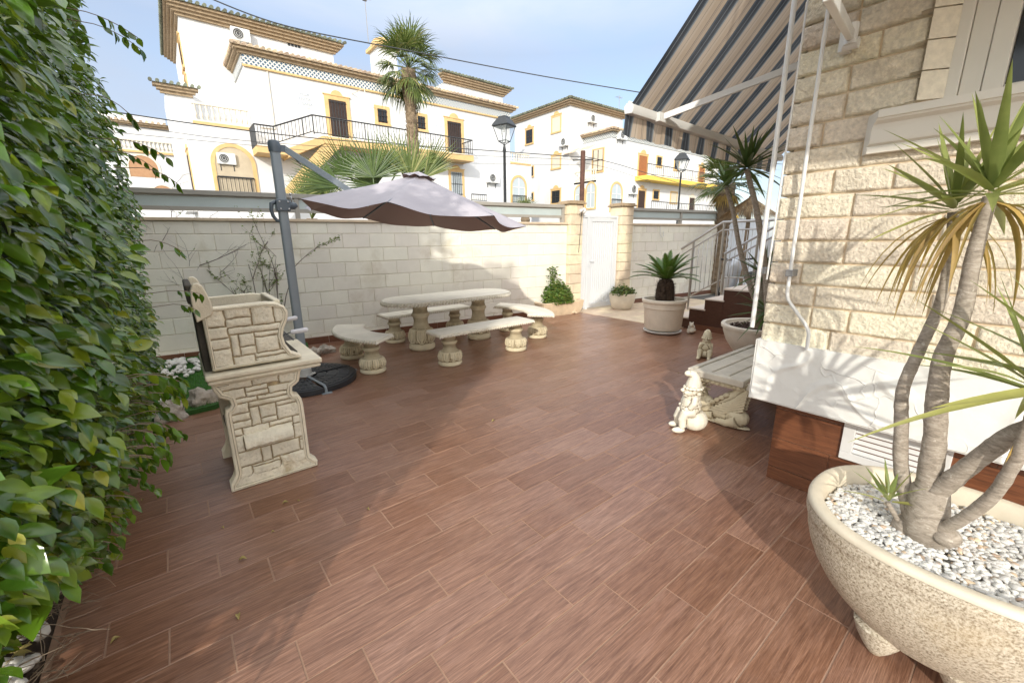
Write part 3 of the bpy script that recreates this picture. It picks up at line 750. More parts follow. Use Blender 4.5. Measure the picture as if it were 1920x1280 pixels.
# planter with jade plant on the wall side
def jade(name, label, loc, w_, d_, h_, n, tall=None):
    JAD = bpy.data.materials.get('jade_leaf') or leafmat('jade_leaf', (.03, .085, .012), (.12, .20, .025), .35, .1, (.3, .26, .05))
    t = thing(name, label, 'shrub', loc); mb = MB(); st = MB()
    for i in range(26):
        a = rnd.uniform(0, 6.28); q = rnd.random()**.5
        p1 = Vector((math.cos(a)*w_*q*.8, math.sin(a)*d_*q*.8, h_*rnd.uniform(.5, .85)*(1-.4*q)))
        st.tube([(p1.x*.2, p1.y*.2, 0), (p1.x*.6, p1.y*.6, p1.z*.55), p1], [.012, .009, .005], 5)
    st.build('stems', M('jade_stem', (.16, .12, .08), .8, .2, 9), t)
    for i in range(n):
        a = rnd.uniform(0, 6.28); ph = math.acos(rnd.uniform(-.15, 1)); q = rnd.uniform(.55, 1.0)
        bump = 1+.22*pnoise(Vector((math.cos(a)*2, math.sin(a)*2, ph*2)))
        p = Vector((math.cos(a)*math.sin(ph)*w_, math.sin(a)*math.sin(ph)*d_, math.cos(ph)*h_*.75+h_*.12))*q*bump
        if tall and rnd.random() < .08:
            z = rnd.random(); p = Vector((tall[0]+rnd.gauss(0, .05), tall[1]+rnd.gauss(0, .05), h_*.5+z*(tall[2]-h_*.5)))
        if p.z < 0: continue
        rt_ = Matrix.Rotation(rnd.uniform(0, 6), 3, 'Z') @ Matrix.Rotation(rnd.uniform(-1.0, 1.0), 3, 'X') @ Matrix.Rotation(rnd.uniform(-.9, .9), 3, 'Y')
        s2 = rnd.uniform(.016, .026); mb.ell(p, (s2*1.2, s2*.85, s2*.22), rt_, 6, 4)
    mb.build('leaves', JAD, t, smooth=True)
    return t
PL2 = M('rough_sand_planter', (.66, .52, .36), .85, .15, 5, .7, 50, bd=.01)
t = thing('stone_trough', 'sandy stone trough planter by the wall left of the gate', 'planter', (6.14, 6.16, 0), WA)
mb = MB(); p = [(-.50, -.20), (.50, -.20), (.54, 0), (.50, .16), (-.50, .16), (-.54, 0)]
vs = []
for z, k in ((0, .86), (.04, .92), (.14, 1.0), (.27, 1.05), (.28, 1.0), (.275, .90), (.22, .86)): vs += [(x*k, y*k, z+.01*pnoise(Vector((x*5, y*5, z*9)))) for x, y in dens(p, .09)]
n = len(dens(p, .09)); mb.add(vs, [(i*n+j, i*n+(j+1) % n, (i+1)*n+(j+1) % n, (i+1)*n+j) for i in range(6) for j in range(n)]+[tuple(range(n)), tuple(6*n+j for j in range(n))]); mb.build('trough', PL2, t, smooth=45)
mb = MB(); mb.box(-.42, -.15, .2, .42, .13, .25); mb.build('soil', SOIL, t)
jade('jade_shrub', 'bushy green jade plant in the sandy stone trough', (6.10, 6.14, .24), .37, .28, .50, 2300, (-.10, .03, .74))
t = thing('round_planter', 'small cream round planter by the wall right of the gate', 'planter', (7.62, 5.66, 0))
mb = MB(); mb.lathe([(0, 0), (.18, 0), (.23, .06), (.27, .2), (.285, .33), (.28, .36), (.26, .355), (.25, .3), (0, .3)], 40, cap=False); mb.build('bowl', POT, t, smooth=35)
jade('jade_shrub', 'low dull green jade plant in the planter behind the cycad pot', (7.62, 5.66, .30), .34, .26, .26, 520)

# ================================================================ steps and steel railing
t = thing('entrance_steps', 'brown tiled entrance steps with cream treads beside the house', 'steps', (6.81, 0, 0))
STW = floor_mat(); STW.name = 'dark_wood_tile'
BRN = M('dark_brown_tile', (.075, .030, .017), .4, .25, 4, .2, 60, stretch=(1, 2.5, 26), dirt=((.12, .055, .03), 3, .55))
TRD = M('cream_tread', (.66, .56, .47), .5, .08, 5)
mb = MB()
mb.box(0, 3.40, 0, 1.9, 3.655, .34); mb.box(0, 3.105, 0, 1.9, 3.40-.002, .52); mb.box(0, 1.0, 0, 2.3, 3.105-.002, .71)
mb.box(.0, 3.657, 0, 1.9, 3.95, .165)
mb.build('stair_body', BRN, t)
for v0, v1, z, zz in ((3.655, 3.98, .165, .19), (3.375, 3.68, .34, .365), (3.08, 3.398, .52, .545), (1.0, 3.102, .71, .74)):
    mb = MB(); mb.box(-.02, v0, z+.001, 1.92 if z < .7 else 2.3, v1, zz); mb.build('tread', TRD, t, bevel=.004)
mb = MB(); mb.box(-.012, 1.0, 0, -.002, 3.65, .09); mb.build('skirting', SKIRT, t, bevel=.002)
t = thing('steel_railing', 'shiny steel stair railing with thin upright bars above the steps', 'railing', (8.55, 0, 0))
def rz_(v): return .93+(3.98-v)*(.62)*.98
mb = MB()
A = Vector((0, 4.89, 1.285)); B = Vector((0, 4.06, 1.81)); C_ = Vector((0, 1.2, 1.84))
mb.tube([A, B, C_], .024, 12); mb.build('handrail', STEEL, t, smooth=50)
mb = MB(); A2 = A-Vector((0, -.02, .15)); B2_ = B-Vector((0, 0, .15)); C2 = C_-Vector((0, 0, .15)); A3 = Vector((0, 4.62, .30)); B3 = Vector((0, 3.885, .755)); C3 = Vector((0, 1.2, .82))
mb.tube([A2, B2_, C2], .014, 8); mb.tube([A3, B3, C3], .014, 8); mb.build('mid_rail', STEEL, t, smooth=50)
mb = MB(); v = 4.60
bars = 0
while v > 1.3 and bars < 34:
    zt = min(B2_.z, A2.z+(4.87-v)/.81*(B2_.z-A2.z)); zb = min(B3.z, A3.z+(4.62-v)/.735*(B3.z-A3.z))
    q = MB(); q.tube([(0, v, zb), (0, v, zt)], .006, 6); q.build('bar', STEEL, t, smooth=True); v -= .092; bars += 1
for v, z0, z1 in ((4.63, .02, 1.44), (4.04, .02, 1.81), (2.6, .73, 1.83)):
    mb = MB(); mb.tube([(0, v, z0), (0, v, z1)], .022, 10); mb.build('post', STEEL, t, smooth=50)
t = thing('steel_railing', 'second steel railing rising towards the house door, behind the yuccas', 'railing', (7.45, 0, 0))
mb = MB(); mb.tube([(0, 3.46, 1.245), (0, 2.2, 1.99)], .02, 10); mb.tube([(0, 3.46, 1.10), (0, 2.2, 1.85)], .014, 8); mb.build('handrail', STEEL, t, smooth=50)
for i in range(9):
    q = MB(); v = 3.34-i*.13; q.tube([(0, v, .74 if v < 3.1 else .55), (0, v, 1.10+(3.46-v)*.595)], .006, 6); q.build('bar', STEEL, t, smooth=True)
for v in (3.44, 2.95): mb = MB(); mb.tube([(0, v, .55 if v > 3.1 else .74), (0, v, 1.25+(3.46-v)*.6)], .02, 10); mb.build('post', STEEL, t, smooth=50)
# ================================================================ statues (each body one remeshed surface)
def sculpt(name, parts, mat_, parent, voxel=.006, sm=4):
    mb = MB()
    for kind, *a in parts:
        if kind == 'e': mb.ell(*a, nu=16, nv=10)
        else: mb.tube(*a, n=12)
    o = mb.build(name, mat_, parent)
    r = o.modifiers.new('remesh', 'REMESH'); r.mode = 'VOXEL'; r.voxel_size = voxel; r.use_smooth_shade = True
    s = o.modifiers.new('smooth', 'SMOOTH'); s.factor = .5; s.iterations = sm
    return o
def E_(x, y, z, rx, ry, rz, ax_=None, an=0):
    return ('e', (x, y, z), (rx, ry, rz), Matrix.Rotation(an, 3, ax_) if ax_ else None)
def T_(pts, r): return ('t', pts, r)
# front gnome: sits on a ball in profile facing local -x, tall drooping hat. local z up
def gnome_front():
    P = [E_(.035, 0, .095, .105, .10, .095),                                     # ball he sits on
         E_(-.005, 0, .25, .075, .075, .085), E_(-.01, 0, .20, .078, .078, .055), # belly and hips
         E_(.0, 0, .305, .062, .07, .045), E_(-.02, 0, .36, .058, .056, .058),    # shoulders, head
         E_(-.082, 0, .365, .021, .018, .017), E_(-.06, -.022, .348, .02, .02, .016), E_(-.06, .022, .348, .02, .02, .016),
         E_(-.072, 0, .34, .012, .02, .008), E_(-.06, 0, .322, .02, .028, .014),
         E_(-.012, -.056, .36, .014, .012, .02), E_(-.012, .056, .36, .014, .012, .02),
         T_([(-.0, 0, .385), (.0, 0, .43), (.0, 0, .475), (-.015, 0, .505), (-.04, 0, .515)], [.066, .058, .045, .034, .026]),
         E_(-.055, 0, .512, .028, .024, .024),
         T_([(.0, -.062, .325), (-.02, -.088, .27), (-.045, -.075, .225)], [.024, .025, .02]), E_(-.062, -.06, .215, .022, .016, .016),
         T_([(.0, .062, .325), (-.02, .088, .27), (-.05, .07, .225)], [.024, .025, .02]), E_(-.066, .055, .215, .022, .016, .016),
         T_([(-.0, -.05, .185), (-.075, -.055, .175), (-.09, -.055, .12), (-.082, -.055, .05)], [.045, .040, .034, .028]),
         T_([(-.0, .05, .175), (-.07, .055, .15), (-.085, .06, .10), (-.075, .06, .04)], [.045, .040, .034, .028]),
         E_(-.115, -.06, .026, .055, .027, .026), E_(-.105, .065, .024, .05, .027, .024)]
    for i in range(14):                                                         # hat brim roll and hair curls
        a = i/14*2*math.pi; P.append(E_(.0+.066*math.cos(a), .062*math.sin(a), .388, .016, .016, .012))
    for i in range(7): P.append(E_(.03+.006*(i % 2), -.05+.017*i, .345-.005*(i % 2), .016, .014, .016))
    for i in range(3): P.append(E_(.0, 0, .422+.022*i, .060-.007*i, .058-.007*i, .006, 'Y', .15*(i-1)))
    P.append(T_([(-.03, -.06, .325), (.02, -.07, .27), (.045, -.06, .21)], .008))
    P.append(T_([(-.08, 0, .235), (-.05, -.055, .232), (.0, -.078, .235), (.05, -.055, .238), (.078, 0, .24)], .007))
    return P
t = thing('garden_gnome', 'sunlit stone gnome with a drooping hat sitting at the corner of the stone bench', 'garden gnome', (3.12, 1.58, .0), R(-40))
t.scale = (.98, .98, .95)
sculpt('body', gnome_front(), GNOM, t, .0042, 1)
# second gnome behind the bench: face rests on hands
def gnome_back():
    P = [E_(0, 0, .06, .10, .09, .06), E_(0, 0, .14, .075, .07, .07), E_(0, 0, .19, .06, .06, .04), E_(-.01, 0, .235, .052, .05, .052),
         E_(-.06, 0, .235, .016, .015, .013), T_([(.0, 0, .26), (.012, 0, .30), (.03, 0, .335), (.055, 0, .34)], [.058, .052, .042, .03]), E_(.075, 0, .325, .024, .022, .022),
         T_([(.0, -.06, .19), (-.055, -.07, .13), (-.06, -.04, .195)], [.022, .02, .017]), T_([(.0, .06, .19), (-.055, .07, .13), (-.06, .04, .195)], [.022, .02, .017]),
         T_([(0, -.05, .08), (-.09, -.06, .10), (-.12, -.06, .03)], [.038, .033, .026]), T_([(0, .05, .08), (-.09, .06, .10), (-.12, .06, .03)], [.038, .033, .026]),
         E_(-.15, -.062, .022, .045, .024, .022), E_(-.15, .062, .022, .045, .024, .022)]
    for i in range(12):
        a = i/12*2*math.pi; P.append(E_(.056*math.cos(a), .054*math.sin(a), .262, .014, .014, .011))
    for i in range(9): P.append(E_(-.045+.005*(i % 2), -.036+.009*i, .20-.012*abs(4-i)/4, .014, .009, .02))
    return P
t = thing('garden_gnome', 'small grey stone gnome leaning on its hands behind the stone bench', 'garden gnome', (5.28, 2.56, 0), R(20))
sculpt('body', gnome_back(), CAST, t, .0042, 1)
# small statue at the trough: little figures
P = [E_(0, 0, .05, .06, .05, .05), E_(0, 0, .12, .045, .04, .05), E_(0, 0, .18, .032, .032, .035), E_(.0, 0, .215, .03, .03, .022), E_(.055, -.02, .06, .035, .03, .055),
     E_(.055, -.02, .13, .024, .024, .028), E_(-.06, 0, .03, .04, .035, .03), E_(-.03, -.03, .16, .01, .01, .01), T_([(0, -.03, .13), (-.03, -.045, .10), (-.02, -.05, .06)], .012),
     T_([(.02, -.03, .13), (.04, -.045, .10)], .011), E_(.02, -.05, .015, .03, .02, .015), E_(-.02, -.05, .015, .025, .02, .015)]
t = thing('stone_figurine', 'small sandy stone figurine beside the left gate pillar', 'figurine', (6.44, 5.98, 0), .4)
sculpt('body', P, PL2, t, .006, 2)
# white figurine behind the cycad pot
P = [E_(0, 0, .05, .10, .07, .05), E_(.02, 0, .10, .06, .055, .05), E_(.07, 0, .15, .035, .034, .04), E_(-.06, .03, .03, .05, .03, .03), E_(-.05, -.045, .028, .05, .025, .026), E_(.05, -.04, .03, .04, .025, .028), E_(.10, 0, .145, .014, .014, .012), E_(.07, .025, .185, .012, .01, .02), E_(.07, -.025, .185, .012, .01, .02)]
t = thing('stone_figurine', 'pale grey animal figurine on the floor behind the cycad pot', 'figurine', (6.50, 3.42, 0), R(200))
sculpt('body', P, CASTW, t, .006, 2)
# ================================================================ griffin bench
t = thing('griffin_bench', 'cast stone bench with plank seat carried by winged lions at the house corner', 'bench', (3.42, 1.26, 0))
SEAT = M('weathered_seat', (.58, .53, .44), .85, .14, 7, .5, 60, patina=((.10, .08, .05), .45, .495), dirt=((.33, .29, .22), 5, .55), bd=.005)
mb = MB(); L_ = 1.22
for i, (a, b) in enumerate(((.06, .19), (.20, .33), (.34, .47))): mb.box(-.02, a, .385, L_, b, .425)
mb.box(-.035, .475, .375, L_+.02, .525, .432); mb.box(-.04, .05, .372, .022, .474, .43); mb.build('bench_seat', SEAT, t, bevel=.009)
mb = MB(); mb.prism([(.0, .36), (.035, .36), (-.10, .78), (-.135, .78)], -.03, L_+.0, 'x'); mb.build('backrest', SEAT, t, bevel=.008)
mb = MB(); mb.box(-.01, .07, .335, .02, .46, .384)
for i in range(9): mb.ell((-.015, .09+i*.043, .352), (.012, .018, .018), None, 8, 6)
mb.build('apron', CAST, t, smooth=40)
def griffin():
    # y from 0 (house side, tail) to .5 (front, chest); x thickness; z up
    P = [E_(0, .25, .015, .075, .27, .018), E_(0, .10, .09, .07, .10, .075), E_(0, .22, .085, .055, .13, .06), E_(0, .36, .12, .06, .075, .085),
         T_([(0, .36, .12), (0, .43, .20), (0, .44, .28), (0, .42, .34)], [.065, .06, .052, .045]), E_(0, .44, .335, .045, .05, .035), E_(0, .485, .315, .022, .022, .018),
         T_([(0, .42, .18), (0, .47, .10), (0, .50, .035)], [.032, .028, .024]), E_(0, .51, .028, .03, .04, .02),
         T_([(.045, .28, .06), (.05, .38, .035), (.05, .44, .03)], [.03, .024, .022]), T_([(-.045, .28, .06), (-.05, .38, .035), (-.05, .44, .03)], [.03, .024, .022]),
         T_([(-.05, .08, .07), (-.055, .16, .03), (-.055, .24, .028)], [.05, .03, .024]), T_([(.05, .08, .07), (.055, .16, .03), (.055, .24, .028)], [.05, .03, .024]),
         T_([(0, .28, .16), (0, .20, .21), (0, .12, .28), (0, .07, .36)], [.03, .04, .045, .04])]
    for sx in (-1, 1):
        for k in range(8):
            q = k/7; a_ = Vector((sx*.030, .33-.03*k, .10+.020*k)); e_ = Vector((sx*.036, .04-.012*k+.06*q, .17+.027*k)); m_ = (a_+e_)/2+Vector((0, .02, -.028))
            P.append(('t', [a_, m_, e_], [.014, .022, .010]))
        for k in range(5): P.append(('e', (sx*.040, .33-.035*k, .145+.030*k), (.014, .026, .018), Matrix.Rotation(R(-40), 3, 'X')))
        for i in range(9):
            a = i/9*2*math.pi; P.append(('e', (sx*.045, .405+.03*math.cos(a), .265+.05*math.sin(a)), (.012, .022, .009), Matrix.Rotation(a, 3, 'X')))
    for i in range(6): P.append(E_(0, .44-.01*i, .36, .03, .012, .012))
    return P
for i, x in enumerate((.04, 1.12)):
    o = sculpt('griffin_leg', griffin(), CAST, t, .0048, 1); o.location = (x, 0, 0)
# ================================================================ stones
STN = M('white_cobble', (.74, .72, .67), .6, .12, 9, .15, 60, island=.12)
ROCK = M('crusted_rock', (.50, .44, .37), .9, .3, 5, 1.0, 22, island=0, dirt=((.22, .17, .12), 6, .52), bd=.03)
def stone_mesh(s, rough, nu=14, nv=10, sd_=0, sq=.6):
    mb = MB(); mb.ell((0, 0, 0), (s, s*.75, s*sq), None, nu, nv)
    mb.v = [tuple(Vector(p)*(1+rough*pnoise(Vector(p)*(1.6/s)+Vector((sd_, 0, 0)))+rough*.4*pnoise(Vector(p)*(4.5/s)+Vector((sd_, 5, 0))))) for p in mb.v]
    return mb
protos = [stone_mesh(.034, .25, sd_=i*7.3).build('garden_stone', STN, None, smooth=True, weld=True).data for i in range(5)]
for o in [o for o in COL.objects if o.name.startswith('garden_stone')]: bpy.data.objects.remove(o)
def cobble(loc, sc, label, group):
    o = bpy.data.objects.new('garden_stone', rnd.choice(protos)); COL.objects.link(o); o.location = loc
    o.rotation_euler = (rnd.uniform(-.4, .4), rnd.uniform(-.4, .4), rnd.uniform(0, 6)); o.scale = (sc, sc*rnd.uniform(.8, 1.1), sc)
    tag(o, label, 'stone', group)
lw = G(322, 692, .06)
for i in range(78):
    a = rnd.uniform(0, 6.28); q = math.sqrt(rnd.random()); cobble((lw.x+.02+math.cos(a)*q*.36, lw.y+math.sin(a)*q*.50, .055+(1-q)*.06+rnd.uniform(0, .015)), rnd.uniform(.8, 1.35),
        'white stone in the round heap on the turf in the far left bed', 'white stones heaped on the turf')
for i in range(120):
    v = rnd.uniform(1.35, 3.6); cobble((-.645-abs(rnd.gauss(0, .10)), v, .015+rnd.uniform(0, .03)), rnd.uniform(.7, 1.3),
        'white stone in the strip edging the patio under the hedge', 'white stones edging the patio under the hedge')
for i in range(12):
    cobble((-.30+rnd.uniform(-.2, .1), 4.72+rnd.uniform(0, .35), .06+rnd.uniform(0, .03)), rnd.uniform(.8, 1.2), 'loose white stone behind the rough edging rocks of the turf bed', 'loose white stones behind the edging rocks')
def rock(x, y, s, sq, label, sd_):
    mb = stone_mesh(s, .55, 40, 28, sd_, sq); o = mb.build('edging_rock', ROCK, None, smooth=True, weld=True); o.location = (x, y, s*sq*.55); tag(o, label, 'rock', 'rough rocks edging the turf bed')
rock(-.24, 4.66, .135, .85, 'rough grey rock at the turf edge, nearest the hedge', 3)
rock(.02, 4.83, .145, .8, 'rough grey rock at the turf edge, just left of the barbecue', 9)
rock(1.32, 6.05, .11, .7, 'reddish rough rock by the wall behind the parasol post', 14)
rock(1.52, 6.12, .10, .7, 'grey knobbly rock by the wall between the parasol post and curved bench', 21)
rock(1.15, 5.75, .10, .7, 'grey rough rock behind the barbecue table slab', 31)
rock(.62, 5.22, .09, .7, 'small rough rock at the turf edge behind the barbecue', 41)
FL = leafmat('dry_leaf', (.25, .14, .05), (.42, .34, .12), .6, .2)
k = 0
for (px, py, lab) in ((455, 1049, 'curled brown dead leaf on the planks, left of the middle'), (447, 1156, 'pale curled leaf on the planks below the middle left'), (268, 938, 'dry leaf on the planks left of the barbecue base'),
                 (535, 943, 'small green dry leaf right of the barbecue base'), (217, 1200, 'thin pale leaf on the planks near the hedge stones'), (418, 990, 'tiny dead leaf below the barbecue base'),
                 (560, 940, 'tiny pale leaf fragment right of the barbecue base'), (690, 955, 'speck of leaf on the planks in mid patio'), (1330, 688, 'dark crumb of leaf near the small gnome'), (1272, 700, 'tiny dark leaf in the shade left of the bench'),
                 (925, 790, 'small pale petal on the planks in mid patio'), (512, 998, 'small brown leaf crumb')):
    p = G(px, py); mb = MB(); s = rnd.uniform(.012, .022); s = s*.6 if 'tiny' in lab or 'speck' in lab or 'crumb' in lab else s
    vs = []; n = 6
    for i in range(n+1):
        q = i/n; w_ = s*.45*math.sin(math.pi*q)+.0008; x = (q-.5)*s*2
        vs += [(x, -w_, .012*math.sin(math.pi*q)*.7+w_*.9), (x, 0, .001+.008*math.sin(math.pi*q)*.6), (x, w_, .010*math.sin(math.pi*q)+w_*.7)]
    fs = [(i*3+j, (i+1)*3+j, (i+1)*3+j+1, i*3+j+1) for i in range(n) for j in range(2)]
    mb.add(vs, fs); o = mb.build('fallen_leaf', FL, None, smooth=True, recalc=False); o.location = (p.x, p.y, .0012); o.rotation_euler = (0, 0, rnd.uniform(0, 6)); tag(o, lab, 'leaf', 'fallen leaves on the patio')
# ================================================================ the house on the right
HU = 2.72
hs = thing('stone_house', 'house clad in cream split-face stone with a white plaster plinth, filling the right side', 'house', (HU, 1.0, 0))
# local: x = into the house, y = along the wall (negative towards the camera), z up
SPL = M('split_face_stone', (.80, .715, .565), .92, .20, 48, 1.0, 70, island=.08, dirt=((.66, .54, .38), 2.2, .60), bd=.016)  # fine colour speckle stands in for shade in the pitted relief
SJ = M('ochre_joint', (.66, .52, .36), .9, .2, 12, .3, 50)
PLA = M('white_plaster', (.70, .695, .66), .8, .05, 2, .35, 60, bd=.004)
_nt = PLA.node_tree; _tc = _nt.nodes.new('ShaderNodeTexCoord').outputs['Object']
_wn = _nt.nodes.new('ShaderNodeTexNoise'); _wn.inputs['Scale'].default_value = 5; _nt.links.new(_tc, _wn.inputs['Vector'])
_wv = _nt.nodes.new('ShaderNodeVectorMath'); _wv.operation = 'MULTIPLY_ADD'; _nt.links.new(_wn.outputs['Color'], _wv.inputs[0]); _wv.inputs[1].default_value = (.35, .35, .35); _nt.links.new(_tc, _wv.inputs[2])
_vo = _nt.nodes.new('ShaderNodeTexVoronoi'); _vo.feature = 'DISTANCE_TO_EDGE'; _vo.inputs['Scale'].default_value = 4.5; _nt.links.new(_wv.outputs[0], _vo.inputs['Vector'])
_ln = ramp(_nt, _vo.outputs['Distance'], [(.0, 1.0), (.028, 0.0)]); _mk = ramp(_nt, noise(_nt, _tc, 2.6, 3), [(.48, 0.0), (.60, 1.0)])
_cr = mathn(_nt, 'MULTIPLY', _ln, _mk); _pb = _nt.nodes['Principled BSDF']; _old = _pb.inputs['Normal'].links[0].from_node
_b2 = _nt.nodes.new('ShaderNodeBump'); _b2.inputs['Strength'].default_value = .9; _b2.inputs['Distance'].default_value = .003; _nt.links.new(_cr, _b2.inputs['Height']); _nt.links.new(_old.outputs[0], _b2.inputs['Normal']); _nt.links.new(_b2.outputs[0], _pb.inputs['Normal'])
_c0 = _pb.inputs['Base Color'].links[0].from_socket; _nt.links.new(mixc(_nt, mathn(_nt, 'MULTIPLY', _cr, .12), _c0, (.50, .46, .39)), _pb.inputs['Base Color'])
mb = MB(); mb.box(.035, -.56, .90, 8, -.035, 6.2); mb.box(.035, -7, .90, 8, -.56, 2.098); mb.box(.035, -7, 3.22, 8, -.56, 6.2); mb.box(.5, -7, 2.098, 8, -.56, 3.22)
mb.build('wall_core', SJ, hs)
def rough_block(mb, y0, y1, z0, z1, st=.0075, corner=False):
    ny, nz = max(3, int((y1-y0)/st)), max(3, int((z1-z0)/st)); g = .0035; sd_ = rnd.uniform(0, 200); vs = []
    fac = [(rnd.uniform(y0, y1), rnd.uniform(z0, z1), rnd.uniform(-.16, .16), rnd.uniform(-.22, .22), rnd.uniform(.017, .031)) for _ in range(max(6, int((y1-y0)*42)))]
    tilt = rnd.uniform(-.006, .006); tz = rnd.uniform(-.004, .004)
    for i in range(nz+1):
        for j in range(ny+1):
            u, v = j/ny, i/nz; y = y0+g+(y1-y0-2*g)*u; z = z0+g+(z1-z0-2*g)*v
            e = min(u*(y1-y0), (1-u)*(y1-y0), v*(z1-z0), (1-v)*(z1-z0))
            h = min(min(f[4]+f[2]*(y-f[0])+f[3]*(z-f[1]) for f in fac), .030)
            h = max(.002, h+.0035*pnoise(Vector((y*60, z*60, sd_)))+.003*pnoise(Vector((y*120, z*120, sd_))))*min(1, .35+e/.006)
            if e < 1e-5: h = -.014
            wob = .002*pnoise(Vector((y*30, z*30, sd_+9)))
            vs.append((.020-h, y+wob, z+wob))
    mb.add(vs, [(i*(ny+1)+j, (i+1)*(ny+1)+j, (i+1)*(ny+1)+j+1, i*(ny+1)+j+1) for i in range(nz) for j in range(ny)])
WY0, WZ0, WZ1 = -.51, 2.10, 3.2                         # window opening (starts here, runs towards the camera)
mb = MB(); z = .92; r_ = 0
while z < 3.9:
    z1 = z+.1195; y = 0.0; r_ += 1
    first = rnd.choice((.16, .24, .34))
    while y > -3.6:
        l = first if y == 0 else rnd.choice((.17, .24, .34, .42, .46, .46)); a = y-l
        lo = a
        if z1 > WZ0+.02 and z < WZ1 and a < WY0:
            lo = WY0
        if y > WY0+.03 or not (z1 > WZ0+.02 and z < WZ1):
            if y-lo > .03: rough_block(mb, lo, y, z, z1, .0075 if (y > -1.6 and z < 2.9) else .05)
        y = a
        if z1 > WZ0+.02 and z < WZ1 and a < WY0: break
    z = z1
mb.build('stone_cladding', SPL, hs, smooth=True, recalc=False)
mb = MB(); z = .92                                       # returns round the corner on the entrance side
while z < 3.9:
    x = .02
    while x < 3.0:
        l = rnd.uniform(.16, .44); mb.box(x+.003, -.03, z+.003, x+l-.003, rnd.uniform(-.004, .006), z+.116); x += l
    z += .1195
mb.build('stone_returns', SPL, hs, bevel=.006)
mb = MB(); z = 2.13                                      # dressed reveal stones splayed into the window opening
while z < WZ1:
    mb.add([(-.006, WY0-.002, z), (-.006, WY0-.002, z+.114), (.052, WY0-.084, z+.114), (.052, WY0-.084, z), (-.002, WY0+.04, z+.114), (.052, WY0+.04, z+.114), (-.002, WY0+.04, z), (.052, WY0+.04, z)],
           [(0, 1, 2, 3), (1, 4, 5, 2), (0, 3, 7, 6)]); z += .1195
mb.build('reveal_stone', M('dressed_stone', (.78, .71, .58), .85, .12, 30, .4, 90), hs, recalc=False)
# plaster plinth with trowelled ridges
mb = MB(); ny, nz = 420, 64; vs = []
for i in range(nz+1):
    for j in range(ny+1):
        y = -.002-2.6*(j/ny)**1.25; z = .565+.372*i/nz
        q = Vector((y*3.1, z*3.6, 2)); r1 = 1-abs(pnoise(q+Vector((pnoise(q*.8)*1.3, pnoise(q*.8+Vector((4, 4, 4)))*1.3, 0))))*2
        h = .009*(max(0, r1-.62)/.38)**1.5+.003*pnoise(Vector((y*2.2, z*2.6, 5)))+.0015*pnoise(Vector((y*18, z*18, 5))) + .004*pnoise(Vector((y*7, z*7, 1)))
        top = .008*pnoise(Vector((y*5, 0, 8))) if i == nz else 0
        vs.append((-.014-h if 0 < i else -.010, y, z+top))
mb.add(vs, [(i*(ny+1)+j, i*(ny+1)+j+1, (i+1)*(ny+1)+j+1, (i+1)*(ny+1)+j) for i in range(nz) for j in range(ny)])
mb.box(-.009, -7, .561, .60, .012, .936); mb.build('plaster_plinth', PLA, hs, smooth=35, recalc=False)
# brown tiled base, set back under the plinth
DK = M('dark_base_tile', (.175, .066, .030), .35, .25, 3.5, .2, 50, stretch=(1, 2, 26), dirt=((.09, .035, .018), 3, .5))
mb = MB(); mb.box(.135, -7, -.02, 6, -.115, .60); mb.build('base_core', GROUT, hs)
mb = MB()
for z0, z1, o_ in ((.003, .088, 0), (.092, .288, .31), (.292, .487, .0), (.491, .56, .31)):
    y = -.11+ (o_-.62 if o_ else 0); y = -.108; first = True
    while y > -4:
        l = .62-o_ if first and o_ else .62; first = False
        mb.box(.128, y-l+.0025, z0, .136, y, z1); y -= l
x = .131
for z0, z1 in ((.003, .088), (.092, .288), (.292, .487), (.491, .56)):
    for i in range(7): mb.box(.137+i*.6, -.116, z0, .137+i*.6+.596, -.107, z1)
mb.build('base_tile', DK, hs, bevel=.0012)
# louvred vent in the base
mb = MB(); Y0, Y1 = -.46, -.895
for a, b, c, d in ((Y1, Y0, .30, .345), (Y1, Y0, .497, .54), (Y1, Y1+.055, .345, .497), (Y0-.055, Y0, .345, .497)): mb.box(.112, a, c, .13, b, d)
vf = mb.build('vent', PVC, hs, bevel=.003)
mb = MB()
for i in range(5):
    z = .35+i*.031; mb.add([(.118, Y1+.056, z), (.118, Y0-.056, z), (.131, Y0-.056, z+.027), (.131, Y1+.056, z+.027), (.1195, Y1+.056, z-.001), (.1195, Y0-.056, z-.001)], [(0, 1, 2, 3), (0, 1, 5, 4)])
mb.build('louver', PVC, vf, recalc=False)
# moulded sill
prof = [(.02, 1.925), (-.028, 1.925), (-.032, 1.945), (-.022, 1.957), (-.040, 1.965), (-.048, 1.985), (-.045, 2.02), (-.056, 2.045), (-.078, 2.058), (-.082, 2.066), (-.09, 2.068), (-.092, 2.10), (.02, 2.10)]
SILL = M('painted_sill', (.70, .67, .60), .55, .04, 4)
mb = MB(); n = len(prof); Ya, Yb = -.335, -3.2
vs = []
for y, k in ((Ya, 0), (Yb, 0)): vs += [(px_, (y-(.0-px_)*.55-.02 if y == Ya else y), pz) for px_, pz in prof]
mb.add(vs, [(i, (i+1) % n, n+(i+1) % n, n+i) for i in range(n)]+[tuple(range(n)), tuple(n+i for i in range(n))])
mb.build('window_sill', SILL, hs, smooth=30)
mb = MB(); WF = SILL
mb.box(.050, -.632, 2.101, .13, -.590, 3.2); mb.box(.062, -.700, 2.101, .12, -.634, 3.2); mb.box(.056, -.765, 2.101, .12, -.702, 3.2); mb.box(.054, -3.2, 2.101, .13, -.767, 2.14); mb.box(.058, -3.2, 3.1, .13, -.767, 3.2)
mb.box(.08, -1.9, 2.141, .094, -1.83, 3.1)
wf = mb.build('window', WF, hs, bevel=.004)
mb = MB(); mb.box(.095, -3.2, 2.141, .105, -.768, 3.1); mb.build('pane', GLD, wf)
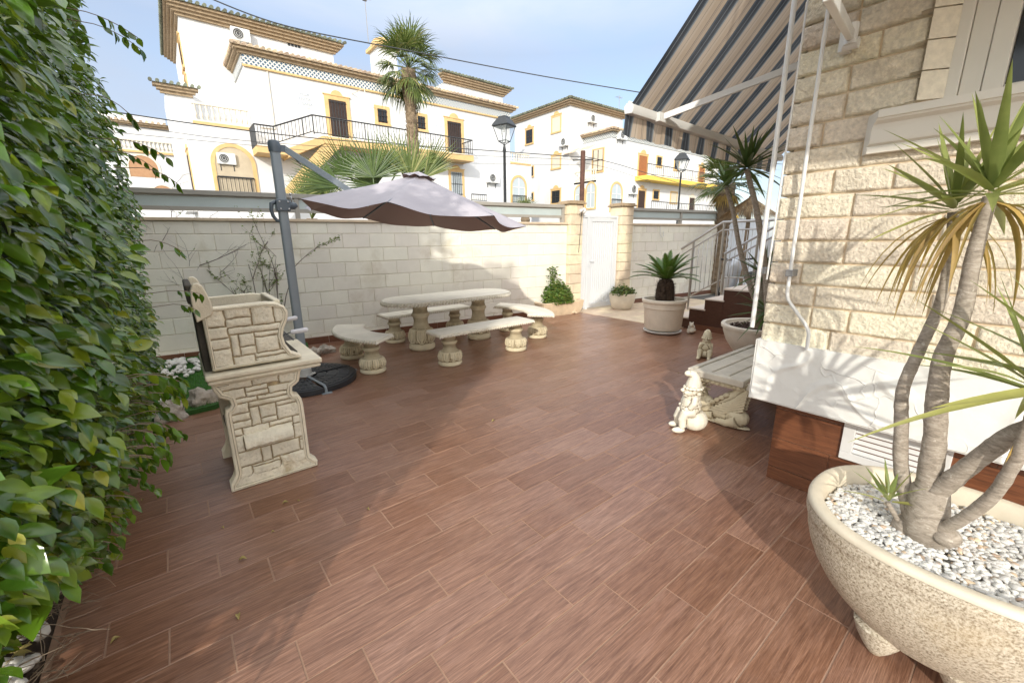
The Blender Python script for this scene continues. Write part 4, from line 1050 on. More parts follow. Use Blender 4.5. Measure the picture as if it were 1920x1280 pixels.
# ---- pipes on the wall
def pipe(name, pts, r, label, clips, cat='pipe'):
    t = thing(name, label, cat, pts[0]); b = Vector(pts[0]); mb = MB(); mb.tube([Vector(p)-b for p in pts], r, 12); mb.build('tube', PVC, t, smooth=50)
    for c in clips:
        mb = MB(); q = Vector(c)-b; mb.box(q.x-.016, q.y-.018, q.z-.018, q.x+.06, q.y+.018, q.z+.018); mb.build('clip', M('grey_clip', (.22, .22, .22), .5), t, bevel=.003)
sx = HU-.05
pipe('awning_crank', [(sx, .872, 2.95), (sx, .872, 2.0), (sx, .868, 1.24), (sx, .862, 1.205), (sx, .85, 1.185), (sx, .76, 1.075), (sx, .742, 1.045), (sx, .735, 1.02), (sx, .732, .93)], .0095, 'white crank rod with a bent end hanging on the sunlit stone wall', [(sx, .869, 1.345)], 'rod')
pipe('drain_pipe', [(HU+.02, 1.055, 3.6), (HU+.02, 1.055, 1.0)], .013, 'thin white pipe running down the house corner', [(HU+.03, 1.04, 1.345)])
pipe('wall_cable', [(HU-.035, .965, 3.4), (HU-.035, .975, 2.4), (HU-.03, .985, 1.7), (HU-.03, .99, 1.3)], .005, 'thin white cable running down beside the house corner', [])

# ================================================================ awnings
m, nt, b, N, L = newmat('striped_awning_cloth')
uvn = N.new('ShaderNodeTexCoord').outputs['Object']; sp_ = N.new('ShaderNodeSeparateXYZ'); L.new(uvn, sp_.inputs[0])
per = mathn(nt, 'FRACT', mathn(nt, 'DIVIDE', mathn(nt, 'ADD', sp_.outputs[0], 8.958), .305))
rp = N.new('ShaderNodeValToRGB'); rp.color_ramp.interpolation = 'CONSTANT'; e = rp.color_ramp.elements
tan, tan2, brn, blu, blk, lgt = (.54, .42, .30), (.60, .49, .37), (.30, .23, .17), (.080, .105, .125), (.034, .043, .055), (.30, .33, .35)
st_ = [(0, blu), (.05, blk), (.155, lgt), (.17, blk), (.30, blu), (.36, tan), (.49, brn), (.51, tan2), (.53, brn), (.56, tan), (.72, tan2), (.80, brn), (.815, tan2), (.95, lgt)]
while len(e) < len(st_): e.new(.5)
for k, (p, c) in enumerate(st_): e[k].position = p; e[k].color = (*c, 1)
L.new(per, rp.inputs[0]); cc = mixc(nt, .12, rp.outputs[0], ramp(nt, noise(nt, uvn, 2.5, 6), [(.3, .1), (.7, .7)]))
L.new(cc, b.inputs['Base Color']); b.inputs['Roughness'].default_value = .85
tr = N.new('ShaderNodeBsdfTranslucent'); L.new(cc, tr.inputs['Color']); ms = N.new('ShaderNodeMixShader'); ms.inputs[0].default_value = .38
L.new(b.outputs[0], ms.inputs[1]); L.new(tr.outputs[0], ms.inputs[2]); L.new(ms.outputs[0], N['Material Output'].inputs['Surface'])
AWN = m
def awning(loc, rz, ln, out, zb, zw, label, valance=True, narms=2):
    """local x along the bar, local y back to the wall"""
    t = thing('striped_awning', label, 'awning', loc, rz)
    mb = MB(); nx, ny = 60, 14; vs = []
    for i in range(ny+1):
        for j in range(nx+1):
            q = i/ny; x = .015+(ln-.03)*j/nx; vs.append((x, out*q, zb+.02+(zw-zb)*q-.05*math.sin(math.pi*q)+.004*math.sin(x*20)*math.sin(math.pi*q)))
    mb.add(vs, [(i*(nx+1)+j, i*(nx+1)+j+1, (i+1)*(nx+1)+j+1, (i+1)*(nx+1)+j) for i in range(ny) for j in range(nx)]); mb.build('cloth', AWN, t, smooth=True, recalc=False)
    mb = MB(); P_ = [(-.035, -.03), (.03, -.035), (.04, -.01), (.035, .03), (-.02, .045), (-.045, .02)]
    mb.prism([(y, zb+z) for y, z in P_], 0, ln, 'x'); mb.tube([(0, .0, zb+.045), (ln, .0, zb+.045)], .012, 8); mb.build('front_bar', PVC, t, bevel=.004, smooth=35)
    if valance:
        mb = MB(); nx = int(ln*40); vs = []
        for i in range(7):
            for j in range(nx+1):
                x = ln*j/nx; ph = (x/.305) % 1; d = .14+.009*abs(math.sin(math.pi*x/.1525)); q = i/6
                vs.append((x, -.028+.012*math.sin(x*17)*q+.004*math.sin(x*50)*q-.01*q, zb-.03-d*q))
        mb.add(vs, [(i*(nx+1)+j, i*(nx+1)+j+1, (i+1)*(nx+1)+j+1, (i+1)*(nx+1)+j) for i in range(6) for j in range(nx)]); mb.build('valance', AWN, t, smooth=True, recalc=False)
    mb = MB(); mb.box(0, out-.05, zw-.03, ln, out+.06, zw+.09); mb.build('roller_case', PVC, t, bevel=.01)
    return t
aw = awning((2.915+3.35*math.cos(R(2.4)), 2.20+3.35*math.sin(R(2.4)), 0), R(182.4), 3.35, 1.17, 2.50, 3.88, 'open striped awning over the house entrance with scalloped valance')
mb = MB(); s_ = Vector((0, 0, 1)); 
def flatbar(mb, a, b_, w_, h_):
    a, b_ = Vector(a), Vector(b_); d = (b_-a).normalized(); s = d.cross(Vector((0, 0, 1))).normalized(); u = s.cross(d); vs = []
    for p in (a, b_): vs += [p+s*w_+u*h_, p-s*w_+u*h_, p-s*w_-u*h_, p+s*w_-u*h_]
    mb.add(vs, [(0,1,2,3),(7,6,5,4),(0,4,5,1),(1,5,6,2),(2,6,7,3),(3,7,4,0)])
flatbar(mb, (2.93, .03, 2.50), (2.30, 1.16, 2.86), .016, .024); mb.box(2.90, -.02, 2.46, 3.0, .06, 2.53); mb.build('arm', PVC, aw, bevel=.004)
mb = MB(); flatbar(mb, (.42, .03, 2.50), (.9, 1.16, 2.86), .016, .024); mb.build('arm', PVC, aw, bevel=.004)
t2 = awning((1.60, 1.02, 0), R(-90), 3.6, 1.10, 2.62, 3.35, 'second awning on the long stone wall, only its folding arm in view', valance=False)
e1_ = Vector((1.62, .93, 2.60)); mnt = onU(1600, 72, 2.69)
aend = onU(1553, -12, 1.78)
mt = Matrix.Translation((1.60, 1.02, 0)) @ Matrix.Rotation(R(-90), 4, 'Z'); inv = mt.inverted()
mb = MB(); flatbar(mb, inv @ (mnt-Vector((.04, 0, 0))), inv @ aend, .014, .020); mb.build('arm', PVC, t2, bevel=.004)
mb = MB(); q = inv @ mnt
mb.tube([q+Vector((0, -.035, -.035)), q+Vector((0, -.035, .05))], .026, 16); mb.tube([q+Vector((-.03, -.02, -.03)), q+Vector((.03, -.02, -.03))], .024, 14); mb.box(q.x-.05, q.y-.02, q.z-.05, q.x-.01, q.y+.04, q.z+.06); mb.build('arm_bracket', PVC, t2, smooth=40)
# ================================================================ big oval planter with the yucca
PLM, nt, b, N, L = newmat('pebbledash_planter')
tcx = N.new('ShaderNodeTexCoord').outputs['Object']
c = ramp(nt, noise(nt, tcx, 130, 5, .7), [(.36, (.20, .155, .10)), (.5, (.50, .435, .33)), (.66, (.68, .62, .51))])
c = mixc(nt, ramp(nt, noise(nt, tcx, 3, 6, .6), [(.5, 0.0), (.75, .6)]), c, (.50, .38, .22))
L.new(c, b.inputs['Base Color']); b.inputs['Roughness'].default_value = .85
bp = N.new('ShaderNodeBump'); bp.inputs['Strength'].default_value = .8; bp.inputs['Distance'].default_value = .004; L.new(noise(nt, tcx, 140, 5, .7), bp.inputs['Height']); L.new(bp.outputs[0], b.inputs['Normal'])
RIMM = M('smooth_planter_rim', (.60, .53, .41), .7, .1, 8, .3, 120, bd=.003)
BC = Vector((2.0, .02, 0))
bp_ = thing('large_planter', 'big rounded pebble-textured planter in the right foreground', 'planter', tuple(BC), 0)
def ov(ru, rv, z, n=96, ex=2.3):
    o = []
    for i in range(n):
        a = 2*math.pi*i/n; c, s = math.cos(a), math.sin(a)
        o.append((ru*math.copysign(abs(c)**(2/ex), c), rv*math.copysign(abs(s)**(2/ex), s), z))
    return o
def rings(mb, L_, n=96, cap0=True, cap1=True, m=0):
    vs = []
    for r_ in L_: vs += r_
    k = len(L_); fs = [(i*n+j, i*n+(j+1) % n, (i+1)*n+(j+1) % n, (i+1)*n+j) for i in range(k-1) for j in range(n)]
    if cap0: fs.append(tuple(range(n))[::-1])
    if cap1: fs.append(tuple((k-1)*n+j for j in range(n)))
    mb.add(vs, fs, m)
RU, RV = .385, .425
mb = MB(); L_ = []
for z, k in ((.07, .34), (.085, .43), (.115, .52), (.15, .60), (.20, .71), (.25, .80), (.31, .88), (.37, .935), (.42, .965), (.465, .98), (.475, .984), (.482, .993), (.50, 1.0), (.53, 1.0)):
    L_.append(ov(RU*k, RV*k, z))
for a in (0, 1): pass
rings(mb, L_, cap1=False)
body = mb.build('bowl', PLM, bp_, smooth=40)
mb = MB(); rings(mb, [ov(RU, RV, .531), ov(RU, RV, .540), ov(RU-.006, RV-.006, .549), ov(RU-.016, RV-.016, .552), ov(RU-.04, RV-.04, .551), ov(RU-.048, RV-.048, .545), ov(RU-.052, RV-.052, .50), ov(RU-.06, RV-.06, .44)], cap0=False, cap1=False); mb.build('rim', RIMM, bp_, smooth=50)
for sx, sy in ((-1, 1), (1, 1), (-1, -1), (1, -1)):
    mb = MB(); fx, fy = sx*.135, sy*.115
    vs = []
    for z, k in ((0, .014), (.006, .024), (.035, .044), (.08, .068), (.125, .082), (.155, .040)):
        for i in range(16):
            a = 2*math.pi*i/16; vs.append((fx+k*math.cos(a), fy+k*math.sin(a), z))
    mb.add(vs, [(i*16+j, i*16+(j+1) % 16, (i+1)*16+(j+1) % 16, (i+1)*16+j) for i in range(5) for j in range(16)]+[tuple(range(16))[::-1], tuple(80+j for j in range(16))]); mb.build('foot', PLM, bp_, smooth=50)
mb = MB(); rings(mb, [ov(RU-.055, RV-.055, .468), ov(RU*.5, RV*.5, .478)], cap0=False); mb.build('fine_gravel', M('fine_gravel', (.45, .42, .37), .9, .3, 60, .8, 90), bp_)
PEB = M('white_pebble', (.60, .585, .55), .55, .1, 12, .1, 90, island=.20)
PEB2 = M('tinted_pebble', (.52, .40, .28), .55, .2, 12, .1, 90, island=.25)
mb = MB(); cnt = 0
ico = []
for k in range(4300):
    a = rnd.uniform(0, 6.28); q = math.sqrt(rnd.random()); c, s = math.cos(a), math.sin(a); ex = 2.3
    x = (RU-.062)*math.copysign(abs(c)**(2/ex), c)*q; y = (RV-.062)*math.copysign(abs(s)**(2/ex), s)*q
    sz = rnd.uniform(.0062, .0115); z = .476+.012*(1-q)+rnd.uniform(0, .014)
    rt_ = Matrix.Rotation(rnd.uniform(0, 6), 3, 'Z') @ Matrix.Rotation(rnd.gauss(0, .35), 3, 'X') @ Matrix.Rotation(rnd.gauss(0, .3), 3, 'Y')
    mb.ell((x, y, z), (sz*rnd.uniform(1.0, 1.6), sz, sz*rnd.uniform(.5, .75)), rt_, 8, 5, 1 if rnd.random() < .09 else 0)
o = mb.build('pebbles', [PEB, PEB2], None, smooth=True); o.location = tuple(BC)
tag(o, 'white pebble mulch filling the big rounded planter', 'pebbles', kind='stuff')
# yucca
YB, nt, b, N, L = newmat('yucca_bark')
tcx = N.new('ShaderNodeTexCoord').outputs['Object']
c = ramp(nt, noise(nt, mapping(nt, tcx, (1.5, 1.5, 4)), 16, 8, .75, 1.0), [(.3, (.16, .13, .10)), (.5, (.33, .28, .225)), (.72, (.52, .46, .39))])
c = mixc(nt, ramp(nt, noise(nt, tcx, 45, 3), [(.66, 0.0), (.70, .7)]), c, (.55, .5, .42)); L.new(c, b.inputs['Base Color']); b.inputs['Roughness'].default_value = .9
bp = N.new('ShaderNodeBump'); bp.inputs['Strength'].default_value = .8; bp.inputs['Distance'].default_value = .005; L.new(noise(nt, mapping(nt, tcx, (4, 4, 9)), 14, 8, .75, 1.2), bp.inputs['Height']); L.new(bp.outputs[0], b.inputs['Normal'])
YL = leafmat('yucca_leaf', (.10, .15, .04), (.36, .38, .13), .34, .30, (.50, .45, .14))
YD = leafmat('dry_yucca_leaf', (.22, .13, .05), (.50, .33, .10), .6, .25)
def smoothpath(pts, n=6):
    P_ = [Vector(p) for p in pts]; out = []
    for i in range(len(P_)-1):
        p0, p1, p2, p3 = P_[max(i-1, 0)], P_[i], P_[i+1], P_[min(i+2, len(P_)-1)]
        for k in range(n):
            t = k/n; out.append(.5*((2*p1)+(p2-p0)*t+(2*p0-5*p1+4*p2-p3)*t*t+(3*p1-p0-3*p2+p3)*t**3))
    out.append(P_[-1]); return out
def bark_tube(mb, pts, r0, r1, n=16):
    P_ = smoothpath(pts, 14); k = len(P_); r0 *= .80; r1 *= .82; rad = [(r0+(r1-r0)*(i/(k-1)))*(1+.05*pnoise(Vector((i*.35, r0*90, 0)))*2+.018*rnd.uniform(-1, 1)) for i in range(k)]
    mb.tube(P_, rad, n); return P_
def sword(mb, p, d, ln, w_, droop, m=0, fold=.3, tw=0):
    """sword leaf: broad folded blade tapering to a point, bending under its weight"""
    p = Vector(p); d = Vector(d).normalized(); n = 7; side = d.cross(Vector((0, 0, 1)))
    side = side.normalized() if side.length > .05 else Vector((1, 0, 0)); side = Matrix.Rotation(tw, 3, d) @ side; vs = []
    for i in range(n+1):
        q = i/n; ww = w_*(.55+1.5*q if q < .3 else 1.0*(1-(q-.3)/.7)**.8)*.5; up_ = side.cross(d)
        vs += [p-side*ww+up_*ww*fold, p.copy(), p+side*ww+up_*ww*fold]
        d = (d+Vector((0, 0, -1))*droop/n).normalized(); side = (side-d*side.dot(d)).normalized(); p = p+d*(ln/n)
    mb.add(vs, [(i*3+j, (i+1)*3+j, (i+1)*3+j+1, i*3+j+1) for i in range(n) for j in range(2)], m)
def crown(parent, c, n, ln, w_, elmin, elmax, mats, seed, dead=0, dl=.3, lean=(0, 0), droop=.35, bias=None):
    r = random.Random(seed); mb = MB()
    for i in range(n):
        a = i*2.39996+r.uniform(-.2, .2); q = (i+.5)/n; el = R(elmin+(elmax-elmin)*q**.8+r.uniform(-8, 8))
        d = Vector((math.cos(a)*math.cos(el)+lean[0], math.sin(a)*math.cos(el)+lean[1], math.sin(el)))
        l = ln*r.uniform(.8, 1.1)*(1-.35*q**3)
        sword(mb, Vector(c)+Vector((math.cos(a), math.sin(a), 0))*.012+Vector((0, 0, .05*q)), d, l, w_*r.uniform(.85, 1.1), droop*r.uniform(.3, 1.2)*(1-q*.6), 0, .35, r.uniform(-.3, .3))
    o = mb.build('leaves', mats[0], parent, smooth=True, recalc=False)
    if dead:
        mb = MB()
        for i in range(dead):
            a = r.uniform(0, 6.28); el = R(r.uniform(-55, 5)); d = Vector((math.cos(a)*math.cos(el), math.sin(a)*math.cos(el), math.sin(el)))
            sword(mb, Vector(c)+Vector((math.cos(a)*.02, math.sin(a)*.02, -.02)), d, dl*r.uniform(.7, 1.15), w_*.75*r.uniform(.4, 1), r.uniform(1.6, 3.2), 0, .5, r.uniform(-.8, .8))
        mb.build('dry_leaves', mats[1], parent, smooth=True, recalc=False)
yb = Vector((1.99, .05, .475))
yu = thing('yucca', 'tall many-stemmed yucca with drooping dry leaves in the big planter', 'yucca', tuple(yb))
def rel(px, py, dd): return atD(px, py, dd)-yb
C1 = rel(1857, 368, 1.98); C2 = rel(1787, 398, 2.12)
mb = MB(); bark_tube(mb, [rel(1712, 990, 1.97), rel(1690, 880, 1.98), rel(1690, 800, 2.0), rel(1693, 730, 2.03), rel(1722, 660, 2.06), rel(1762, 570, 2.1), rel(1781, 480, 2.12), C2], .030, .017)
bark_tube(mb, [rel(1740, 985, 1.97), rel(1741, 905, 1.96), rel(1752, 830, 1.96), rel(1757, 745, 1.96), rel(1768, 670, 1.97), rel(1803, 590, 1.98), rel(1826, 480, 1.98), C1], .046, .021)
bark_tube(mb, [rel(1748, 930, 1.95), rel(1790, 895, 1.93), rel(1850, 848, 1.90), rel(1915, 806, 1.88), rel(1990, 790, 1.86), rel(2040, 740, 1.84)], .036, .026)
bark_tube(mb, [rel(1752, 995, 1.93), rel(1800, 975, 1.90), rel(1860, 930, 1.87), rel(1900, 870, 1.84), rel(1925, 810, 1.82), rel(1960, 720, 1.8)], .024, .019)
mb.tube([rel(1735, 1010, 1.96)-Vector((0, 0, .02)), rel(1738, 960, 1.96), rel(1745, 915, 1.955)], [.075, .060, .050], 18)
mb.ell(rel(1700, 990, 1.96)-Vector((0, 0, .0)), (.045, .045, .05)); mb.ell(rel(1775, 1000, 1.93)-Vector((0, 0, .01)), (.05, .04, .03))
mb.build('trunk', YB, yu, smooth=True, recalc=False)
crown(yu, C1, 28, .37, .034, -16, 84, (YL, YD), 3, 15, .36)
crown(yu, C2, 22, .34, .030, -18, 80, (YL, YD), 8, 16, .34)
C3 = rel(1945, 742, 1.80); crown(yu, C3, 22, .42, .026, -25, 70, (YL, YD), 5, 0)
crown(yu, rel(2045, 735, 1.84), 26, .42, .045, -10, 80, (YL, YD), 15, 6)
sb_ = rel(1664, 942, 1.93); mb = MB(); bark_tube(mb, [rel(1690, 985, 1.95), rel(1675, 960, 1.94), sb_], .012, .010, 10); mb.build('side_shoot', YB, yu, smooth=True, recalc=False)
crown(yu, sb_, 13, .16, .017, 0, 80, (YL, YD), 12, 0)
# dark yuccas beyond the house corner
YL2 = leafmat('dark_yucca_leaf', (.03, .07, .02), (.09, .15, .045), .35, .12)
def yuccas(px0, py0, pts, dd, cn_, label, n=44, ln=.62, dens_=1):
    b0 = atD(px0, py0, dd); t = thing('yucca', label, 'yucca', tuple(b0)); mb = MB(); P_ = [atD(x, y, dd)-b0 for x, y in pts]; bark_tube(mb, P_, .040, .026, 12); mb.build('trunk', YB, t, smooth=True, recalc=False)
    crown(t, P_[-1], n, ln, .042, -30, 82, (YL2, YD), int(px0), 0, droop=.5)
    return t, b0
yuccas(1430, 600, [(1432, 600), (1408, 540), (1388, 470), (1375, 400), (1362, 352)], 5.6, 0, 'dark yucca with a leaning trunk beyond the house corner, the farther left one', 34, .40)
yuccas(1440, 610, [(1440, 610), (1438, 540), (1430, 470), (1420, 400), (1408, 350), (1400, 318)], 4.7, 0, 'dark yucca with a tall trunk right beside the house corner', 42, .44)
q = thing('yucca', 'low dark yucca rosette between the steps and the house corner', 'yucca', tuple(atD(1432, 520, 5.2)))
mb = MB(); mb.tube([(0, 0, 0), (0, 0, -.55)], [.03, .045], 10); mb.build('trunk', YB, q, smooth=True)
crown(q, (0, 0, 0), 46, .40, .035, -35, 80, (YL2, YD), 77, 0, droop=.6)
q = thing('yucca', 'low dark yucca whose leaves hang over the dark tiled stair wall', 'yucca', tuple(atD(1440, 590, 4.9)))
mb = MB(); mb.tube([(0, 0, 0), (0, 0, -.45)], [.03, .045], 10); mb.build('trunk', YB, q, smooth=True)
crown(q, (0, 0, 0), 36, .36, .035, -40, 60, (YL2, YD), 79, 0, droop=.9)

# ================================================================ hedge
HL, nt, b, N, L = newmat('ficus_leaf')
HL = leafmat('ficus_leaf', (.009, .040, .005), (.085, .185, .014), .20, .22, (.27, .33, .02), spec=.6)
HT = M('hedge_twig', (.22, .17, .12), .9, .3, 12)
hd = thing('hedge', 'tall glossy green ficus hedge along the left side', 'hedge', (-.8, 3.0, 0))
HO = Vector((-.8, 3.0, 0))
outl = [(-60, 236), (20, 236), (60, 228), (110, 205), (150, 190), (185, 208), (225, 222), (260, 236), (300, 262), (345, 268), (400, 272), (440, 284), (480, 292), (540, 300), (600, 312), (640, 306), (700, 300), (760, 296), (800, 286), (840, 262), (880, 236), (930, 214), (980, 192), (1030, 170), (1080, 135), (1105, 100), (1130, 60), (1170, 25), (1210, -5), (1400, -60)]
def xout(y):
    if y <= outl[0][0]: return outl[0][1]
    for (a, b_), (c, d) in zip(outl[:-1], outl[1:]):
        if a <= y <= c: return b_+(d-b_)*(y-a)/(c-a)
    return outl[-1][1]
hr = random.Random(11)
def leaf(mb, p, d, nrm, ln, wd):
    d = d.normalized(); s = d.cross(nrm)
    if s.length < 1e-4: s = d.orthogonal()
    s.normalize(); n_ = s.cross(d)
    q = [(0, 0), (.14, .62), (.38, 1.0), (.63, .90), (.84, .42), (1.0, 0)]
    vs = []
    for t_, w_ in q:
        c = p+d*ln*t_-n_*(ln*.22*t_*t_)*1.0; ww = w_*wd*.5
        if w_ == 0: vs.append(c)
        else: vs += [c-s*ww+n_*ww*.35, c, c+s*ww+n_*ww*.35]
    mb.add(vs, [(0, 1, 2), (0, 2, 3), (1, 4, 5, 2), (2, 5, 6, 3), (4, 7, 8, 5), (5, 8, 9, 6), (7, 10, 11, 8), (8, 11, 12, 9), (10, 13, 11), (11, 13, 12)])
def face_u(v, z):
    f = -.205-.30*max(0, min(1, (v-4.6)/.5))
    f += .085*pnoise(Vector((v*1.3, z*1.5, 3)))*2+.05*pnoise(Vector((v*3.4, z*3.6, 9)))*1.5
    if z < 1.1: f -= (1.1-z)**1.3*.36*(1.0-.45*min(1, max(0, (v-2.2)/1.6)))
    if z > 1.9: f -= (z-1.9)**1.5*.16
    return f
mb = MB(); yg = MB(); cnt = 0; tries = 0
while cnt < 23000 and tries < 400000:
    tries += 1
    v = 1.12+hr.random()**1.15*3.96; z = hr.uniform(.12, 3.25+.12*math.sin(v*3)+(.75 if v > 2.7 else 0))
    fu = face_u(v, z); dep = abs(hr.gauss(0, .13)); u = fu-dep*1.25
    if u < -1.5: continue
    # the near end and the far end of the hedge are rounded
    if v < 1.35: u -= (1.35-v)*.25
    p = Vector((u, v, z)); px, py = proj(p)
    if px > xout(py)-8+hr.gauss(0, 8): continue
    if z < .75 and hr.random() > (.25+z*.95): continue
    # leaves hang in sprays: direction shared by neighbours
    k = Vector((round(v*5), round(z*6), 1)); sa = pnoise(k*.73)*3.2
    d = Vector((.55+.4*hr.random(), math.sin(sa)*1.0+hr.gauss(0, .35), -.55+hr.gauss(0, .4)))
    nrm = Vector((.45+hr.gauss(0, .3), -.35+hr.gauss(0, .35), .85+hr.gauss(0, .25)))
    ln = hr.uniform(.034, .076); leaf(yg if (z < 1.25 and hr.random() < .75-.5*z) or hr.random() < .05 else mb, p, d, nrm, ln, ln*hr.uniform(.46, .56)); cnt += 1
# rounded body behind the shell, top and the two ends
for i in range(20000):
    v = hr.uniform(1.08, 6.8); z = hr.uniform(.25, 3.3); u = hr.uniform(-1.45, -.34)
    top = 3.35 if v < 2.6 else 4.3
    z = hr.uniform(.25, top)
    if hr.random() < .45: z = hr.uniform(top-.9, top)
    elif hr.random() < .5: v = hr.choice((hr.uniform(1.08, 1.3), hr.uniform(4.6, 5.1)))
    else: u = min(face_u(v, z)-hr.uniform(.2, .45), -.3)
    p = Vector((u, v, z)); px, py = proj(p)
    if px > xout(py)-12 and v > 1.0: continue
    d = Vector((hr.gauss(0, .7), hr.gauss(0, .7), -.4+hr.gauss(0, .4))); leaf(mb, p, d, Vector((hr.gauss(0, .4), hr.gauss(0, .4), 1)), hr.uniform(.08, .13), .065)
mb.v = [(a-HO.x, b_-HO.y, c) for a, b_, c in mb.v]
mb.build('foliage', HL, hd, smooth=True, recalc=False)
yg.v = [(a-HO.x, b_-HO.y, c) for a, b_, c in yg.v]
yg.build('young_leaves', leafmat('young_ficus_leaf', (.06, .14, .012), (.19, .27, .025), .28, .3, (.42, .38, .03), spec=.6), hd, smooth=True, recalc=False)
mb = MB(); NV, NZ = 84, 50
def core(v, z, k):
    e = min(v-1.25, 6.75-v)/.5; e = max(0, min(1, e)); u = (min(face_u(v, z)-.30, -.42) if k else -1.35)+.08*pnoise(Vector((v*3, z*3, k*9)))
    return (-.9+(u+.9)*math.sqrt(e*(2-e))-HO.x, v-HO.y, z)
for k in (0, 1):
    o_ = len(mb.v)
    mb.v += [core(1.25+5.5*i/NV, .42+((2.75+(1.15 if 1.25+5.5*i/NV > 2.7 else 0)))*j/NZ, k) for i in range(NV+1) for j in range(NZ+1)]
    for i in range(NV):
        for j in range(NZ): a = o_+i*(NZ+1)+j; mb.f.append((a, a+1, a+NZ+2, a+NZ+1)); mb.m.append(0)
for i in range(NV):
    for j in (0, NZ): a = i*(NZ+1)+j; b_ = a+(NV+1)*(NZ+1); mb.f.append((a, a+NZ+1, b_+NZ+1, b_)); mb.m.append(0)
mb.build('shade_core', M('dark_core', (.012, .028, .006), .9, .5, 14, 1, 30, bd=.04), hd, smooth=True)  # opaque lump added inside the hedge so no sun dapples leak through
# hanging sprays that stick out beyond the outline
mb = MB(); tw = MB()
def spray(px, py, dd, n, sag, ln_=.052, dirx=1):
    p = atD(px, py, dd); d = Vector((.66, .05, .05)) if dirx > 0 else Vector((.3, -.6, -.2)); pts = [p-d*.15, p.copy()]
    for i in range(n):
        d = (d+Vector((0, 0, -sag))).normalized(); p = p+d*.030; pts.append(p.copy())
        for sg in (-1, 1):
            if hr.random() < .8: s = d.cross(Vector((0, 0, 1)))*sg; leaf(mb, p, d*hr.uniform(.1, .6)+s*hr.uniform(.1, .5)+Vector((0, 0, -hr.uniform(.4, 1))), Vector((hr.gauss(0, .8), hr.gauss(0, .8), .6)), ln_*hr.uniform(.6, 1.05), ln_*.45)
    tw.tube([q-HO for q in pts], .0016, 4)
for a in ((160, 22, 2.4, 5, .12), (175, 45, 2.6, 5, .14), (190, 180, 2.6, 4, .3), (232, 262, 2.6, 5, .14), (225, 285, 2.7, 4, .2), (270, 315, 2.5, 4, .2), (283, 450, 2.6, 4, .2), (318, 545, 2.6, 4, .10), (325, 570, 2.6, 3, .2), (285, 700, 2.4, 4, .2), (285, 800, 2.3, 4, .25), (250, 840, 2.1, 4, .3), (225, 900, 2.0, 4, .3)): spray(*a)
for i in range(60):
    y = hr.uniform(700, 1060); x = xout(y)-hr.uniform(10, 60); spray(x, y, hr.uniform(1.7, 2.4), 3, .25, .055)
mb.v = [(a-HO.x, b_-HO.y, c) for a, b_, c in mb.v]; mb.build('hanging_sprays', HL, hd, smooth=True, recalc=False)
# woody framework low down, and loose twigs poking out
def twig(p, d, l, r, depth):
    n = 5; pts = [p.copy()]
    for i in range(n):
        d = (d+Vector((hr.gauss(0, .14), hr.gauss(0, .14), hr.gauss(0, .10)))).normalized(); p = p+d*(l/n); pts.append(p.copy())
        if depth and i > 0 and hr.random() < .75: twig(p, (d+Vector((hr.gauss(0, .6), hr.gauss(0, .6), hr.gauss(0, .45)))).normalized(), l*.55, r*.6, depth-1)
    tw.tube([q-HO for q in pts], [r*(1-.12*i) for i in range(n+1)], 5)
tw_all = tw
for i in range(34):
    tw = MB(); v = hr.uniform(1.3, 4.6); twig(Vector((hr.uniform(-1.2, -.8), v, 0)), Vector((hr.uniform(-.1, .15), hr.gauss(0, .2), 1)).normalized(), hr.uniform(.7, 1.1), .012, 1)
    tw.build('stem', HT, hd, smooth=True, recalc=False)
tw = tw_all
for i in range(95):
    v = hr.uniform(1.25, 3.6); z = hr.uniform(.12, .75); twig(Vector((face_u(v, z)-.12, v, z)), Vector((.8, hr.gauss(-.15, .4), hr.gauss(.0, .3))).normalized(), hr.uniform(.07, .16), .0018, 1)
tw.build('loose_twigs', HT, hd, smooth=True, recalc=False)
# litter of dry twigs and leaves on the soil under the hedge
mb = MB()
for i in range(1600):
    v = hr.uniform(1.0, 4.0); u = -.66-abs(hr.gauss(0, .28)); a = hr.uniform(0, 6.28); l = hr.uniform(.03, .12); z = hr.uniform(0, .07)
    if hr.random() < .5: mb.tube([(u, v, z), (u+math.cos(a)*l, v+math.sin(a)*l, z+hr.uniform(-.02, .05))], .0016, 3)
    else: leaf(mb, Vector((u, v, z+.005)), Vector((math.cos(a), math.sin(a), .1)), Vector((0, 0, 1)), .05, .025)
tag(mb.build('leaf_litter', FL, None, recalc=False), 'dry twigs and leaves littering the soil under the hedge', 'leaf litter', kind='stuff')

